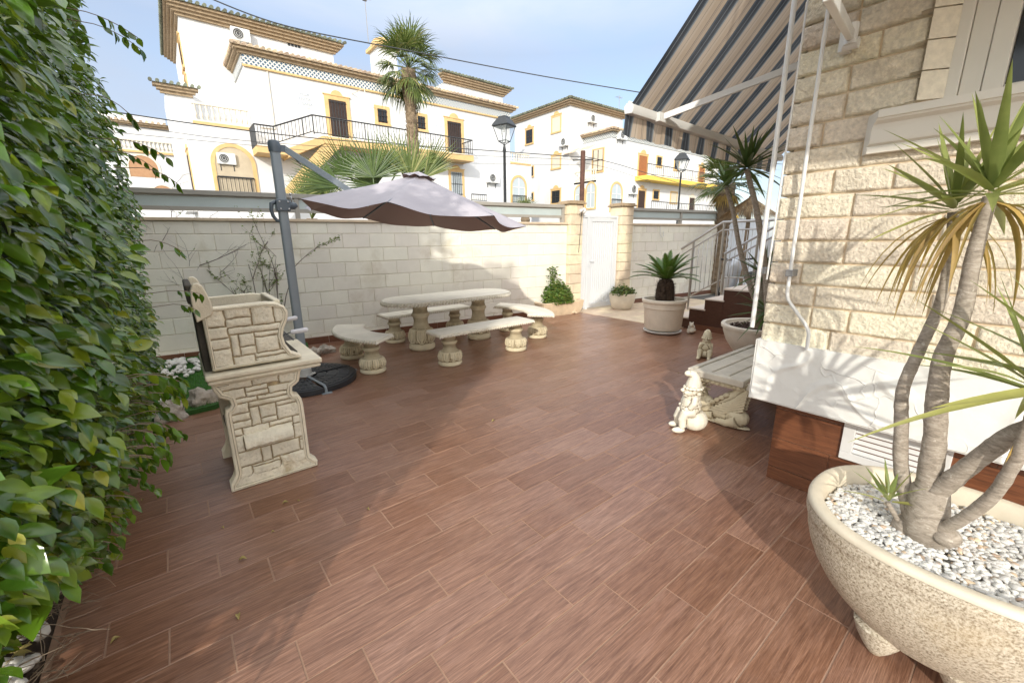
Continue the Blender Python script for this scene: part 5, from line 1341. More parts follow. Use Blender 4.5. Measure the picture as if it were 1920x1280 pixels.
# ================================================================ bare shrubs against the wall
BUD = leafmat('young_shrub_leaf', (.10, .17, .03), (.20, .26, .05), .4, .2)
def shrub(px, py, h, label, seed, nleaf, spread, zz=.04, branches=12):
    r = random.Random(seed); b0 = G(px, py, zz); t = thing('bare_shrub', label, 'shrub', tuple(b0), 0, 'sparse shrubs against the garden wall'); mb = MB(); lf = MB()
    def br(p, d, l, rad, dp):
        n = 6; pts = [p.copy()]
        for i in range(n):
            d = (d+Vector((r.gauss(0, .10), r.gauss(0, .05), r.gauss(.03, .07)))).normalized(); p = p+d*(l/n); pts.append(p.copy())
            if dp and i >= 1 and r.random() < .62: br(p, (d+Vector((r.gauss(0, .55), r.gauss(0, .25), r.gauss(0, .3)))).normalized(), l*r.uniform(.4, .62), rad*.55, dp-1)
            if r.random() < nleaf*(1.3 if dp < 2 else .4):
                for k in range(r.choice((1, 2, 3))): leaf(lf, p, Vector((r.gauss(0, 1), r.gauss(0, 1), r.gauss(.3, .7))), Vector((r.gauss(0, 1), r.gauss(0, 1), 1)), r.uniform(.022, .042), r.uniform(.011, .018))
        mb.tube(pts, [rad*(1-.11*i) for i in range(n+1)], 5)
    for i in range(branches):
        mb.v, mb.f, mb.m = [], [], []; br(Vector((r.gauss(0, .02), r.gauss(0, .02), 0)), Vector((r.gauss(0, spread), r.gauss(0, spread*.4), 1)).normalized(), h*r.uniform(.6, 1), .011, 3)
        mb.build('stem', TWIG, t, smooth=True, recalc=False)
    if lf.v: lf.build('leaves', BUD, t, smooth=True, recalc=False)
shrub(305, 668, 1.55, 'leafless grey shrub between the hedge and the barbecue', 4, .02, .34, branches=11)
shrub(522, 650, 1.35, 'sparse shrub with tiny yellow-green leaves behind the parasol post', 8, .42, .24, branches=6)
# ================================================================ buildings across the street
def BX(mb, a, b, c, d, e, f, m=0): mb.box(min(a, d), min(b, e), min(c, f), max(a, d), max(b, e), max(c, f), m)
class Face:
    """wall face helper. kind 'V': plane y=const seen from -y, s runs along x; kind 'U': plane x=const seen from -x, s runs along y"""
    def __init__(s, kind, c): s.k = kind; s.c = c
    def tf(s, p): return (p[0], s.c-p[1], p[2]) if s.k == 'V' else (s.c-p[1], p[0], p[2])      # p = (along, outwards, z)
    def mb(s): m = MB(); m.tf = s.tf; return m
def arched(s0, s1, z0, z1, n=14):
    r = (s1-s0)/2; c = (s0+s1)/2; zc = z1-r
    return [(s0, z0), (s0, zc)]+[(c-r*math.cos(math.pi*i/n), zc+r*math.sin(math.pi*i/n)) for i in range(1, n)]+[(s1, zc), (s1, z0)]
def ring(mb, outer, inner, d0, d1, m=0):
    n = len(outer); vs = [(p[0], d1, p[1]) for p in outer]+[(p[0], d1, p[1]) for p in inner]+[(p[0], d0, p[1]) for p in outer]+[(p[0], d0, p[1]) for p in inner]
    fs = []
    for i in range(n-1): fs += [(i, i+1, n+i+1, n+i), (i, i+1, 2*n+i+1, 2*n+i), (n+i, n+i+1, 3*n+i+1, 3*n+i)]
    mb.add(vs, fs, m)
def opening(F, par, name, s0, s1, z0, z1, arch=False, fill=GLL, rim=.13, bars=False, crest=True, mull=True, frame=YEL, sill=True, deep=.0):
    o = F.mb(); pin = arched(s0, s1, z0, z1) if arch else [(s0, z0), (s0, z1), (s1, z1), (s1, z0)]
    pout = arched(s0-rim, s1+rim, z0, z1+rim) if arch else [(s0-rim, z0), (s0-rim, z1+rim), (s1+rim, z1+rim), (s1+rim, z0)]
    ring(o, pout, pin, -.01, .05)
    if sill: o.box(s0-rim*1.15, -.01, z0-.12, s1+rim*1.15, .09, z0)
    if crest and not arch:
        c = (s0+s1)/2; w_ = (s1-s0)*.32; o.box(s0-rim*1.3, -.01, z1+rim, s1+rim*1.3, .08, z1+rim+.05)
        o.prism([(c-w_*math.cos(math.pi*i/10), z1+rim+.05+w_*.8*math.sin(math.pi*i/10)) for i in range(11)], .0, .06, 'y')
    f = o.build(name, frame, par)
    o = F.mb(); o.prism(pin, .012, .022, 'y'); g = o.build('pane' if fill in (GLL, GLD) else 'leaf', fill, f)
    if mull:
        o = F.mb(); c = (s0+s1)/2; zc = z0+(z1-z0)*(.62 if arch else .5)
        for a, b_, c_, d in ((s0, s0+.05, z0, zc if arch else z1), (s1-.05, s1, z0, zc if arch else z1), (c-.03, c+.03, z0, z1-.05), (s0, s1, zc-.03, zc+.03), (s0, s1, z0, z0+.06)): o.box(a, .023, c_, b_, .04, d)
        o.build('sash', PVC if fill is GLL else DOORW, f)
    if bars:
        o = F.mb(); k = int((s1-s0)/.14)
        for i in range(1, k): x = s0+(s1-s0)*i/k; o.box(x-.012, .07, z0+.02, x+.012, .09, z1-.02)
        for z in (z0+.1, (z0+z1)/2, z1-.1): o.box(s0, .07, z-.012, s1, .09, z+.012)
        o.build('bars', IRON, f)
    return f
def iron_rail(F, par, s0, s1, z0, z1, out, step=.16, slope=0, name='balcony_railing'):
    o = F.mb(); L_ = abs(s1-s0); n = int(L_/step); sg = 1 if s1 > s0 else -1
    def bar(a, za, b_, zb, r): o.tube([(a, out, za), (b_, out, zb)], r, 4)
    bar(s0, z1, s1, z1+slope, .035); bar(s0, z0+.08, s1, z0+.08+slope, .022)
    for i in range(n+1):
        q = i/max(1, n); x = s0+(s1-s0)*q; o.tube([(x, out, z0+slope*q+(.0 if i % 8 == 0 else .08)), (x, out, z1+slope*q)], .03 if i % 8 == 0 else .014, 4)
    return o.build(name, IRON, par)
def balustrade(F, par, s0, s1, z0, z1, out, step=.22):
    o = F.mb(); o.box(s0, out-.07, z1-.09, s1, out+.07, z1); o.box(s0, out-.06, z0, s1, out+.06, z0+.07)
    n = int((s1-s0)/step); h = z1-z0-.16
    for i in range(n):
        c = s0+(i+.5)*(s1-s0)/n
        o.lathe([(.05, 0), (.04, .08*h), (.075, .3*h), (.06, .45*h), (.035, .6*h), (.045, .85*h), (.055, h)], 8, (c, out, z0+.07))
    b = o.build('balustrade', BALU, par)
    o = F.mb(); o.box(s0-.05, 0, z0-.14, s1+.05, out+.1, z0-.002); o.build('balcony_slab', YEL, par); return b
def ac(F, s, z, out=.0, w_=.85, h=.6, label=None, d=.32):
    p = F.tf((s, out+.02, z)); t = thing('air_conditioner', label, 'air conditioner', p, 0, 'outdoor air conditioning units on the houses')
    def rel_(o): o.v = [(a-p[0], b_-p[1], c-p[2]) for a, b_, c in o.v]; return o
    o = F.mb(); o.box(s-w_/2, out+.04, z, s+w_/2, out+.04+d, z+h); rel_(o).build('casing', ACW, t, bevel=.03)
    o = F.mb(); c = (s-w_*.14, z+h/2); R_ = h*.40; y = out+.045+d
    o.prism([(c[0]+R_*math.cos(2*math.pi*i/24), c[1]+R_*math.sin(2*math.pi*i/24)) for i in range(24)], y-.002, y+.004, 'y'); f = rel_(o).build('fan', ACD, t)
    o = F.mb()
    for k in (.35, .68, .97):
        n = 24
        for i in range(n):
            a, b_ = 2*math.pi*i/n, 2*math.pi*(i+1)/n; o.tube([(c[0]+R_*k*math.cos(a), y+.012, c[1]+R_*k*math.sin(a)), (c[0]+R_*k*math.cos(b_), y+.012, c[1]+R_*k*math.sin(b_))], .008, 3, cap=False)
    rel_(o).build('guard', ACW, f)
    o = F.mb()
    for x in (s-w_*.35, s+w_*.35): o.box(x-.02, out, z-.03, x+.02, out+.04+d, z-.002); o.box(x-.02, out, z-.28, x+.02, out+.03, z-.03)
    rel_(o).build('bracket', IRON, t)
    return t
def tile_roof(F, par, s0, s1, z, out, pitch=.24, mat_=TILEC, depth=1.2, rise=.35, corn=3, name='roof', ends=(1, 1)):
    """stepped brick cornice, sloped roof plane and a row of half-round tile channels ending at the eave"""
    if F.k == 'U': out -= .007; z -= .006
    o = F.mb()
    for k in range(corn): o.box(s0-out*(k+1)/corn*ends[0], -.05, z-.12*(corn-k), s1+out*(k+1)/corn*ends[1], out*(k+1)/corn, z-.12*(corn-k-1)-.003)
    c = o.build('cornice', CORN, par)
    o = F.mb(); a, b_ = s0-out*ends[0]-.05, s1+out*ends[1]+.05
    o.add([(a, out+.08, z), (b_, out+.08, z), (b_-(depth if ends[1] else 0)*.8, -depth, z+rise), (a+(depth if ends[0] else 0)*.8, -depth, z+rise), (a, out+.08, z-.02), (b_, out+.08, z-.02)], [(0, 1, 2, 3), (0, 1, 5, 4)])
    n = int((b_-a)/pitch); sl = rise/(depth+out+.08)
    for i in range(n+1):
        x = a+(b_-a)*i/n; L2 = depth*.95
        if ends[0] and x < a+depth: L2 = min(L2, (x-a)*1.15)
        if ends[1] and x > b_-depth: L2 = min(L2, (b_-x)*1.15)
        o.tube([(x, out+.14, z+.045), (x, out+.10-max(.25, L2), z+.045+sl*max(.25, L2))], pitch*.30, 8)
    return o.build(name, mat_, par)
def lattice():
    m, nt, b, N, L = newmat('blue_lattice_band'); tc = N.new('ShaderNodeTexCoord').outputs['Object']
    s = N.new('ShaderNodeSeparateXYZ'); L.new(tc, s.inputs[0]); d = .2
    a = mathn(nt, 'ADD', mathn(nt, 'ADD', s.outputs[0], s.outputs[1]), s.outputs[2]); c = mathn(nt, 'SUBTRACT', mathn(nt, 'ADD', s.outputs[0], s.outputs[1]), s.outputs[2])
    fa = mathn(nt, 'ABSOLUTE', mathn(nt, 'SUBTRACT', mathn(nt, 'FRACT', mathn(nt, 'DIVIDE', a, d)), .5)); fb = mathn(nt, 'ABSOLUTE', mathn(nt, 'SUBTRACT', mathn(nt, 'FRACT', mathn(nt, 'DIVIDE', c, d)), .5))
    k = mathn(nt, 'LESS_THAN', mathn(nt, 'MAXIMUM', fa, fb), .335); L.new(mixc(nt, k, (.74, .72, .66), (.07, .13, .19)), b.inputs['Base Color']); b.inputs['Roughness'].default_value = .7
    return m
LAT = lattice()
def word_plate(F, par, s, z, lines, name='house_nameplate'):
    o = F.mb(); o.box(s-.42, 0, z-.45, s+.42, .015, z+.35); pl = o.build(name, CREAM, par)
    for i, tx in enumerate(lines):
        cu = bpy.data.curves.new('lettering', 'FONT'); cu.body = tx; cu.size = .2; cu.align_x = 'CENTER'; cu.extrude = .004
        to = bpy.data.objects.new('lettering', cu); COL.objects.link(to); q = F.tf((s, .022, z+.12-i*.22)); to.location = q; to.rotation_euler = (R(90), 0, 0); to.parent = pl
        dg = bpy.context.evaluated_depsgraph_get(); me = bpy.data.meshes.new_from_object(to.evaluated_get(dg)); mo = bpy.data.objects.new('lettering', me); COL.objects.link(mo); mo.location = q; mo.rotation_euler = (R(90), 0, 0); mo.parent = pl
        me.materials.clear(); me.materials.append(M('blue_glaze', (.40, .45, .52), .5)); bpy.data.objects.remove(to)
# ---- villa A (left, behind the palm)
FV = Face('V', 25.0); FB = Face('V', 28.0)
A = thing('white_villa', 'large white villa with blue lattice band and outside stair, behind the palm', 'villa', (0, 0, 0))
A.location = (0, 0, 0)
mb = MB()
mb.box(1.4, 25.0, 0, 21.9, 36, 6.8)
mb.box(4.05, 25.0, 6.8, 19.88, 36, 9.55)
mb.box(2.05, 28.0, 6.8, 9.2, 35, 12.1); mb.box(16.6, 28.0, 6.8, 21.6, 35, 12.05)
mb.box(12.8, 30, 9, 14.1, 31.4, 13.9)
mb.build('wall', CREAM, A)
o = FV.mb(); o.box(4.02, .0, 9.552, 19.90, .06, 10.02); o.build('lattice_band', LAT, A)
o = MB(); o.box(3.98, 25.06, 9.552, 4.045, 28, 10.02); o.build('lattice_band', LAT, A)
o = FV.mb(); o.box(3.98, .0, 9.46, 19.95, .10, 9.548); o.build('string_course', YEL, A)
tile_roof(FV, A, 4.0, 19.9, 10.22, .32, .25, TILEC, 2.6, .75, corn=2)
tile_roof(FB, A, 2.05, 9.2, 12.5, .50, .27, TILEG, 3.0, .9, corn=4)
tile_roof(FB, A, 16.6, 21.6, 12.45, .50, .27, TILEG, 3.0, .9, corn=4)
FL_ = Face('U', 2.05); tile_roof(FL_, A, 28.0, 35, 12.5, .50, .27, TILEG, 3.0, .9, corn=4)
FL2 = Face('U', 4.05); tile_roof(FL2, A, 25.0, 28.0, 10.22, .32, .25, TILEC, 1.5, .4, corn=2, ends=(1, 0))
o = MB(); o.box(12.6, 29.8, 13.9, 14.3, 31.6, 14.1); o.lathe([(.8, 14.1), (.78, 14.3), (.6, 14.55), (.3, 14.7), (0, 14.75)], 20, (13.45, 30.7, 0), cap=False); o.build('turret_cap', YEL, A, smooth=40)
# openings of villa A
for s0, s1 in ((7.72, 8.62), (14.85, 15.85)): opening(FV, A, 'door', s0, s1, 6.75 if s0 < 9 else 6.62, 8.72, fill=DOORW, rim=.2, mull=False, bars=True, sill=False)
opening(FV, A, 'window', 10.35, 10.90, 7.98, 8.70, fill=GLD, bars=True, rim=.17, crest=False); opening(FV, A, 'window', 12.80, 13.30, 7.98, 8.70, fill=GLD, bars=True, rim=.17, crest=False)
opening(FV, A, 'window', 14.95, 15.80, 4.3, 5.75, fill=GLL, bars=True, rim=.16, mull=False)
opening(FV, A, 'arched_window', 20.05, 21.25, 4.0, 5.82, arch=True, rim=.17)
iron_rail(FV, A, 20.0, 21.3, 4.0, 4.55, .14)
opening(FV, A, 'arched_porch', 2.28, 3.78, 3.6, 5.85, arch=True, fill=M('porch_shade', (.50, .42, .30), .9, .1, 2), mull=False, rim=.17, sill=False)
iron_rail(FV, A, 2.28, 3.78, 3.75, 4.5, .10)
balustrade(FV, A, 1.75, 3.95, 6.82, 7.62, -.08); balustrade(FV, A, 19.95, 21.8, 6.82, 7.5, -.08)
o = FB.mb()
for i in range(4): o.box(6.8+i*.17, -.005, 11.9, 6.93+i*.17, .02, 12.03)
o.build('air_brick', GLD, A)
for z0, z1, y0, y1 in ((8.0, 9.6, 29, 30), (10.2, 11.4, 29, 30), (3.6, 5.6, 26, 27)):
    FS = Face('U', 2.05 if z0 > 7 else 1.4); opening(FS, A, 'window', y0, y1, z0, z1, fill=GLD, rim=.15)
tile_roof(Face('V', 27.0), A, .9, 1.9, 8.6, .35, .25, TILEG, .7, .2, corn=3)
o = MB(); o.box(.95, 27, 3, 2.04, 30, 8.3); o.build('side_wing', CREAM, A)
# walkway and stair
o = FV.mb(); o.box(6.9, 0, 6.28, 15.95, 1.25, 6.62); o.box(3.9, .0, 5.55, 5.2, 1.25, 5.85); o.build('walkway_slab', YEL, A)
o = FV.mb(); o.box(6.9, 0, 6.621, 15.95, 1.24, 6.66); o.build('walkway_floor', BALU, A)
o = FV.mb(); o.prism([(5.2, 5.85), (6.9, 6.62), (6.9, 6.25), (5.2, 5.45)], .02, 1.25, 'y'); o.prism([(6.9, 6.27), (7.8, 6.27), (6.4, 4.9), (4.6, 3.2), (4.2, 3.2), (5.4, 4.6)], .9, 1.2, 'y'); o.build('stair_stringer', YEL, A)
iron_rail(FV, A, 6.5, 15.9, 6.66, 7.52, 1.22); iron_rail(FV, A, 4.7, 6.5, 5.95, 6.75, 1.22, slope=.77, name='stair_railing'); iron_rail(FV, A, 3.9, 4.7, 5.86, 6.75, 1.22, step=.12)
FE = Face('U', 15.93); o = MB(); o.tube([(15.9, 25, 7.52), (15.9, 23.78, 7.52)], .035, 5)
for i in range(8): o.tube([(15.9, 25-i*.17, 6.66), (15.9, 25-i*.17, 7.52)], .014, 4)
o.tube([(3.9, 25, 6.75), (3.9, 23.78, 6.75)], .035, 5)
for i in range(10): o.tube([(3.9, 25-i*.13, 5.86), (3.9, 25-i*.13, 6.75)], .02, 4)
o.build('balcony_railing', IRON, A)
o = FV.mb(); o.tube([(15.9, .05, 4.1), (17.2, .9, 4.1)], .02, 4); o.tube([(5.0, .04, 9.45), (5.0, .04, 6.9), (4.4, .04, 6.9)], .03, 6); o.tube([(9.0, 0, 9.2), (9.3, 1.1, 9.25), (9.3, 1.1, 7.5)], .025, 5); o.build('drain_pipe', BALU, A)
iron_rail(FV, A, 15.9, 17.1, 3.9, 4.35, .95)
word_plate(FV, A, 6.55, 8.55, ['VILLA', 'ANITA', 'SUSANA']); word_plate(FV, A, 14.25, 8.35, ['VILLA', 'ROSA'])
ac(FB, 4.55, 11.45, label='air conditioner high on the white villa gable, left')
ac(Face('V', 25), 2.75, 5.05, -.0, .75, .5, label='air conditioner inside the arched porch of the white villa', d=.12)
ac(FV, 18.2, 5.25, 0, .95, .62, label='air conditioner on the white villa behind the tall street lamp')
for i, (x, z) in enumerate(((11.0, 0),)): pass
t = thing('tv_antenna', 'thin television antenna mast on the white villa roof, left of the palm', 'antenna', (12.2, 30, 14.0)); mb = MB(); mb.tube([(0, 0, 0), (0, 0, 2.9)], .03, 5); mb.build('mast', STEEL, t)
mb = MB(); mb.tube([(-.7, 0, 2.6), (.5, 0, 2.6)], .015, 4)
for i in range(8): mb.tube([(-.65+i*.14, -.3, 2.6), (-.65+i*.14, .3, 2.6)], .01, 3)
mb.tube([(-.3, 0, 2.3), (.4, 0, 2.45)], .015, 4); mb.box(-.15, -.1, 2.3, .1, .1, 2.75); mb.build('elements', STEEL, t)
# ---- pale house far left
Bf = thing('pale_house', 'hazy pale house far behind, between the hedge and the white villa', 'house', (0, 0, 0)); F4 = Face('V', 40.0)
mb = MB(); mb.box(-3.5, 40, 0, 1.9, 50, 9.1); mb.box(-3.4, 42, 9.1, 1.2, 50, 10.2); mb.build('wall', CREAM, Bf)
tile_roof(F4, Bf, -3.5, 1.9, 9.35, .35, .3, TILEC, 2, .4, corn=2)
for s0, s1, z0, z1 in ((-1.3, .25, 5.9, 7.3), (-.35, .9, 3.9, 5.4)): opening(F4, Bf, 'arched_window', s0, s1, z0, z1, arch=True, fill=M('terracotta_shade', (.42, .24, .13), .9), mull=False, rim=.14, sill=False, frame=BALU)
balustrade(F4, Bf, -1.6, 1.5, 7.6, 8.3, .05)
# ---- villa C (right of the tall lamp)
UB, VB = 27.32, 26.41
Cc = thing('corner_villa', 'white three-storey corner villa beside the thin utility pole, right of the tall lamp', 'villa', (0, 0, 0))
FCU = Face('U', UB); FCV = Face('V', VB); WU = 29.07; WV = 23.41; FWU = Face('U', WU); FWV = Face('V', WV)
mb = MB(); mb.box(UB, VB, 0, 34.2, 33.6, 12.1); mb.box(WU, WV, 0, 47, VB+4, 9.45); mb.box(UB+.6, WV+.6, 0, WU, VB-.001, 6.0); mb.build('wall', CREAM, Cc)
tile_roof(FCU, Cc, VB, 33.6, 12.35, .5, .3, TILEG, 3.2, 1.0, corn=3); tile_roof(FCV, Cc, UB, 34.2, 12.35, .5, .3, TILEG, 3.2, 1.0, corn=3)
tile_roof(FWV, Cc, WU, 47, 9.85, .35, .28, TILEC, 2.4, .6, corn=1); tile_roof(FWU, Cc, WV, VB, 9.85, .35, .28, TILEC, 1.8, .45, corn=1, ends=(1, 0))
o = FWV.mb(); o.box(WU-.03, 0, 9.30, 47, .06, 9.72); o.build('lattice_band', LAT, Cc); o = FWU.mb(); o.box(WV, 0, 9.30, VB, .05, 9.72); o.build('lattice_band', LAT, Cc)
for y0, y1, z0, z1, fl_ in ((31.0, 31.9, 9.95, 11.1, GLD), (27.5, 28.45, 10.3, 11.45, SHUT), (27.45, 28.4, 7.4, 8.35, SHUT), (27.4, 28.4, 4.5, 5.55, GLD)): opening(FCU, Cc, 'window', y0, y1, z0, z1, fill=fl_, rim=.14, mull=fl_ is GLD, bars=(z0 < 5))
opening(FCU, Cc, 'window', 30.9, 31.2, 7.1, 7.9, fill=GLD, rim=.1, crest=False, mull=False); opening(FCU, Cc, 'window', 30.9, 31.2, 5.0, 5.6, fill=GLD, rim=.1, crest=False, mull=False)
FX = Face('U', UB+.6)
L3 = [onU(*p, UB+.6) for p in ((1060, 395), (1080, 395), (1087, 395), (1108, 395), (1122, 395), (1144, 395), (1060, 348), (1132, 343))]
opening(FX, Cc, 'arched_window', 25.15, 26.15, 3.9, 5.75, arch=True, rim=.13); opening(FX, Cc, 'arched_window', 23.95, 24.85, 3.9, 5.85, arch=True, rim=.13)
FX2 = Face('V', WV+.6)
opening(FWU, Cc, 'arched_window', 24.2, 25.3, 6.9, 8.6, fill=SHUT, arch=False, rim=.1, crest=False)
opening(FWV, Cc, 'arched_window', 29.3, 30.6, 3.7, 5.85, arch=True, rim=.18); iron_rail(FWV, Cc, 29.3, 30.6, 3.7, 4.6, .12)
balustrade(FX, Cc, 23.95, 26.3, 6.05, 6.95, -.1); 
for s0, s1, z0, z1 in ((32.8, 34.0, 6.62, 8.35), (43.0, 44.0, 6.62, 8.3)): opening(FWV, Cc, 'door', s0, s1, z0, z1, fill=DOORO, rim=.14, mull=False, sill=False)
for s0, s1, z0, z1, f_ in ((35.5, 36.2, 7.75, 8.5, GLD), (38.4, 39.1, 7.7, 8.4, GLD), (35.3, 36.1, 4.9, 5.6, GLD), (38.2, 39.2, 4.7, 5.6, SHUT)): opening(FWV, Cc, 'window', s0, s1, z0, z1, fill=f_, rim=.13, crest=False, mull=False, bars=f_ is GLD)
opening(FWV, Cc, 'door', 33.0, 34.0, 3.8, 5.5, fill=DOORW, rim=.14, mull=False, sill=False); opening(FWV, Cc, 'door', 41.6, 42.6, 3.6, 5.3, fill=DOORW, rim=.1, mull=False, sill=False, frame=BALU)
o = FWV.mb(); o.box(32.4, 0, 6.25, 46.0, 1.2, 6.6); o.prism([(46.0, 6.6), (46, 6.1), (50.5, 3.0), (51.3, 3.0)], .1, 1.1, 'y'); o.build('walkway_slab', M('yellow_paint', (.78, .52, .10), .7), Cc)
iron_rail(FWV, Cc, 32.4, 46.0, 6.62, 7.5, 1.18, step=.3); iron_rail(FWV, Cc, 33.0, 48, 3.6, 4.5, 1.4, step=.3); iron_rail(FWV, Cc, 46.0, 50.4, 6.7, 7.5, 1.18, step=.3, slope=-3.1, name='stair_railing')
o = FX.mb()
for a in (24.0, 25.6):
    for i in range(8):
        c = a+i*.17; o.add([(c, 0, 8.75), (c+.085, 0, 8.75), (c+.085, .9, 8.3), (c, .9, 8.3)], [(0, 1, 2, 3)])
sh = o.build('striped_blind', M('orange_cloth', (.55, .32, .14), .9), Cc)
o = FX.mb()
for a in (24.0, 25.6):
    for i in range(8):
        c = a+.085+i*.17; o.add([(c, 0, 8.75), (c+.085, 0, 8.75), (c+.085, .9, 8.3), (c, .9, 8.3)], [(0, 1, 2, 3)])
o.build('blind_stripe', BALU, sh)
for s, z, l, F_, k in ((26.9, 8.95, 'air conditioner on the corner villa side beside the cables', Face('U', UB), .9), (29.9, 11.0, 'air conditioner high on the corner villa, near the roof corner', FCV, 1.0)):
    ac(F_, s, z, 0, k, .65, label=l)
ac(FWV, 30.1, 9.2, 0, 1.0, .65, label='air conditioner under the eave of the corner villa wing'); ac(FWV, 32.0, 5.1, 0, .9, .8, label='air conditioner beside the dark lower door of the corner villa')
t = thing('tv_antenna', 'television antenna on the corner villa roof behind the awning tip', 'antenna', tuple(onV(1159, 235, 28))); mb = MB(); mb.tube([(0, 0, -.3), (0, 0, 2.6)], .025, 5); mb.build('mast', STEEL, t)
mb = MB(); mb.tube([(-.5, 0, 2.4), (.4, 0, 2.4)], .015, 4)
for i in range(6): mb.tube([(-.45+i*.15, -.25, 2.4), (-.45+i*.15, .25, 2.4)], .01, 3)
mb.build('elements', STEEL, t)
# ---- street lamps
LB = M('lamp_black', (.03, .033, .035), .45, .1, 6); LG = glassmat('lamp_glass', (.35, .38, .38), .1)
def lamp(px, D_, ztop, h, label, lit=None):
    p = atD(px, 300, D_); t = thing('street_lamp', label, 'street lamp', (p.x, p.y, 0), R(20), 'black lantern street lamps'); s = h/.8
    mb = MB(); zb = ztop-h; mb.tube([(0, 0, 0), (0, 0, .8), (0, 0, .85), (0, 0, zb-.2*s), (0, 0, zb-.18*s), (0, 0, zb)], [.09, .08, .055, .042, .06, .03], 12); mb.build('post', LB, t, smooth=50)
    def sq(r, z): return [(r*a, r*b, z) for a, b in ((-1, -1), (1, -1), (1, 1), (-1, 1))]
    mb = MB(); L_ = [sq(.27*s, zb+.50*s), sq(.275*s, zb+.53*s), sq(.17*s, zb+.70*s), sq(.14*s, zb+.72*s), sq(.13*s, zb+.775*s), sq(.02, zb+.80*s)]
    vs = sum(L_, []); mb.add(vs, [(i*4+j, i*4+(j+1) % 4, (i+1)*4+(j+1) % 4, (i+1)*4+j) for i in range(5) for j in range(4)]+[(0, 3, 2, 1), (20, 21, 22, 23)]); hd_ = mb.build('hood', LB, t, bevel=.01)
    mb = MB()
    for a, b in ((-1, -1), (1, -1), (1, 1), (-1, 1)): mb.tube([(a*.24*s, b*.24*s, zb+.5*s), (a*.13*s, b*.13*s, zb+.10*s), (0, 0, zb+.0)], .011*s, 5)
    for q in range(4):
        a = sq(.13*s, zb+.10*s); mb.tube([a[q], a[(q+1) % 4]], .012*s, 5)
    mb.build('cage', LB, t); mb = MB(); L_ = [sq(.125*s, zb+.11*s), sq(.23*s, zb+.495*s)]; vs = sum(L_, []); mb.add(vs, [(j, (j+1) % 4, 4+(j+1) % 4, 4+j) for j in range(4)])
    g, nt_, b_, N_, L__ = (LGT if False else (None,)*5) if False else (None,)*5
    mb.build('lamp_glass', LGLASS, t); mb = MB(); mb.tube([(0, 0, zb+.49*s), (0, 0, zb+.36*s)], .035*s, 10); mb.build('bulb', PVC, t)
    return t
LGLASS, nt, b, N, L = newmat('clear_lamp_glass'); tr = N.new('ShaderNodeBsdfTransparent'); ms = N.new('ShaderNodeMixShader'); ms.inputs[0].default_value = .22
b.inputs['Roughness'].default_value = .1; b.inputs['Base Color'].default_value = (.6, .65, .65, 1); L.new(tr.outputs[0], ms.inputs[1]); L.new(b.outputs[0], ms.inputs[2]); L.new(ms.outputs[0], N['Material Output'].inputs['Surface'])
lamp(946, 14, 5.16, .82, 'tall black lantern street lamp in front of the white villa')
lamp(1279, 24, 5.58, .95, 'farther black lantern street lamp in front of the yellow walkway')
# utility pole and cables
p = atD(1092, 330, 19); t = thing('utility_pole', 'thin rusty brown utility pole carrying cables between the villas', 'pole', (p.x, p.y, 0)); mb = MB(); mb.tube([(0, 0, 0), (0, 0, atD(1092, 283, 19).z)], .10, 10); mb.build('pole', M('rusty_pole', (.10, .045, .03), .8, .3, 9), t)
mb = MB(); zt = atD(1092, 300, 19).z; mb.tube([(-.3, .3, zt), (.3, -.3, zt)], .025, 5); mb.build('cross_arm', IRON, t)
def cable(pts, r, label):
    P_ = smoothpath([atD(*q) for q in pts], 8); mb = MB(); mb.tube(P_, r, 5); b0 = P_[0]; mb.v = [(a-b0.x, b_-b0.y, c-b0.z) for a, b_, c in mb.v]; o = mb.build('overhead_cable', IRON, None, smooth=True); o.location = tuple(b0)
    tag(o, label, 'cable', 'overhead cables')
cable([(380, -8, 12), (540, 50, 12), (780, 98, 12.5), (1000, 140, 13), (1190, 172, 13.5), (1300, 190, 14)], .014, 'upper black cable sloping across the sky from the villa roof to the awning')
cable([(180, 205, 15), (400, 237, 15), (620, 262, 16), (880, 280, 17), (1092, 295, 19)], .016, 'thick black cable crossing in front of the white villa to the utility pole')
cable([(180, 225, 15.2), (400, 258, 15.2), (620, 276, 16), (880, 291, 17), (1092, 300, 19)], .008, 'thin cable just below the thick cable in front of the white villa')
cable([(180, 245, 15.4), (420, 268, 15.4), (640, 288, 16), (880, 306, 17), (1092, 309, 19)], .007, 'lowest thin cable crossing in front of the white villa')
cable([(1092, 293, 19), (1150, 306, 20), (1210, 324, 22), (1300, 352, 26)], .014, 'dark cable falling right from the utility pole across the corner villa')
cable([(1092, 305, 19), (1150, 318, 20), (1220, 342, 22)], .008, 'thin cable falling right from the utility pole below the dark one')

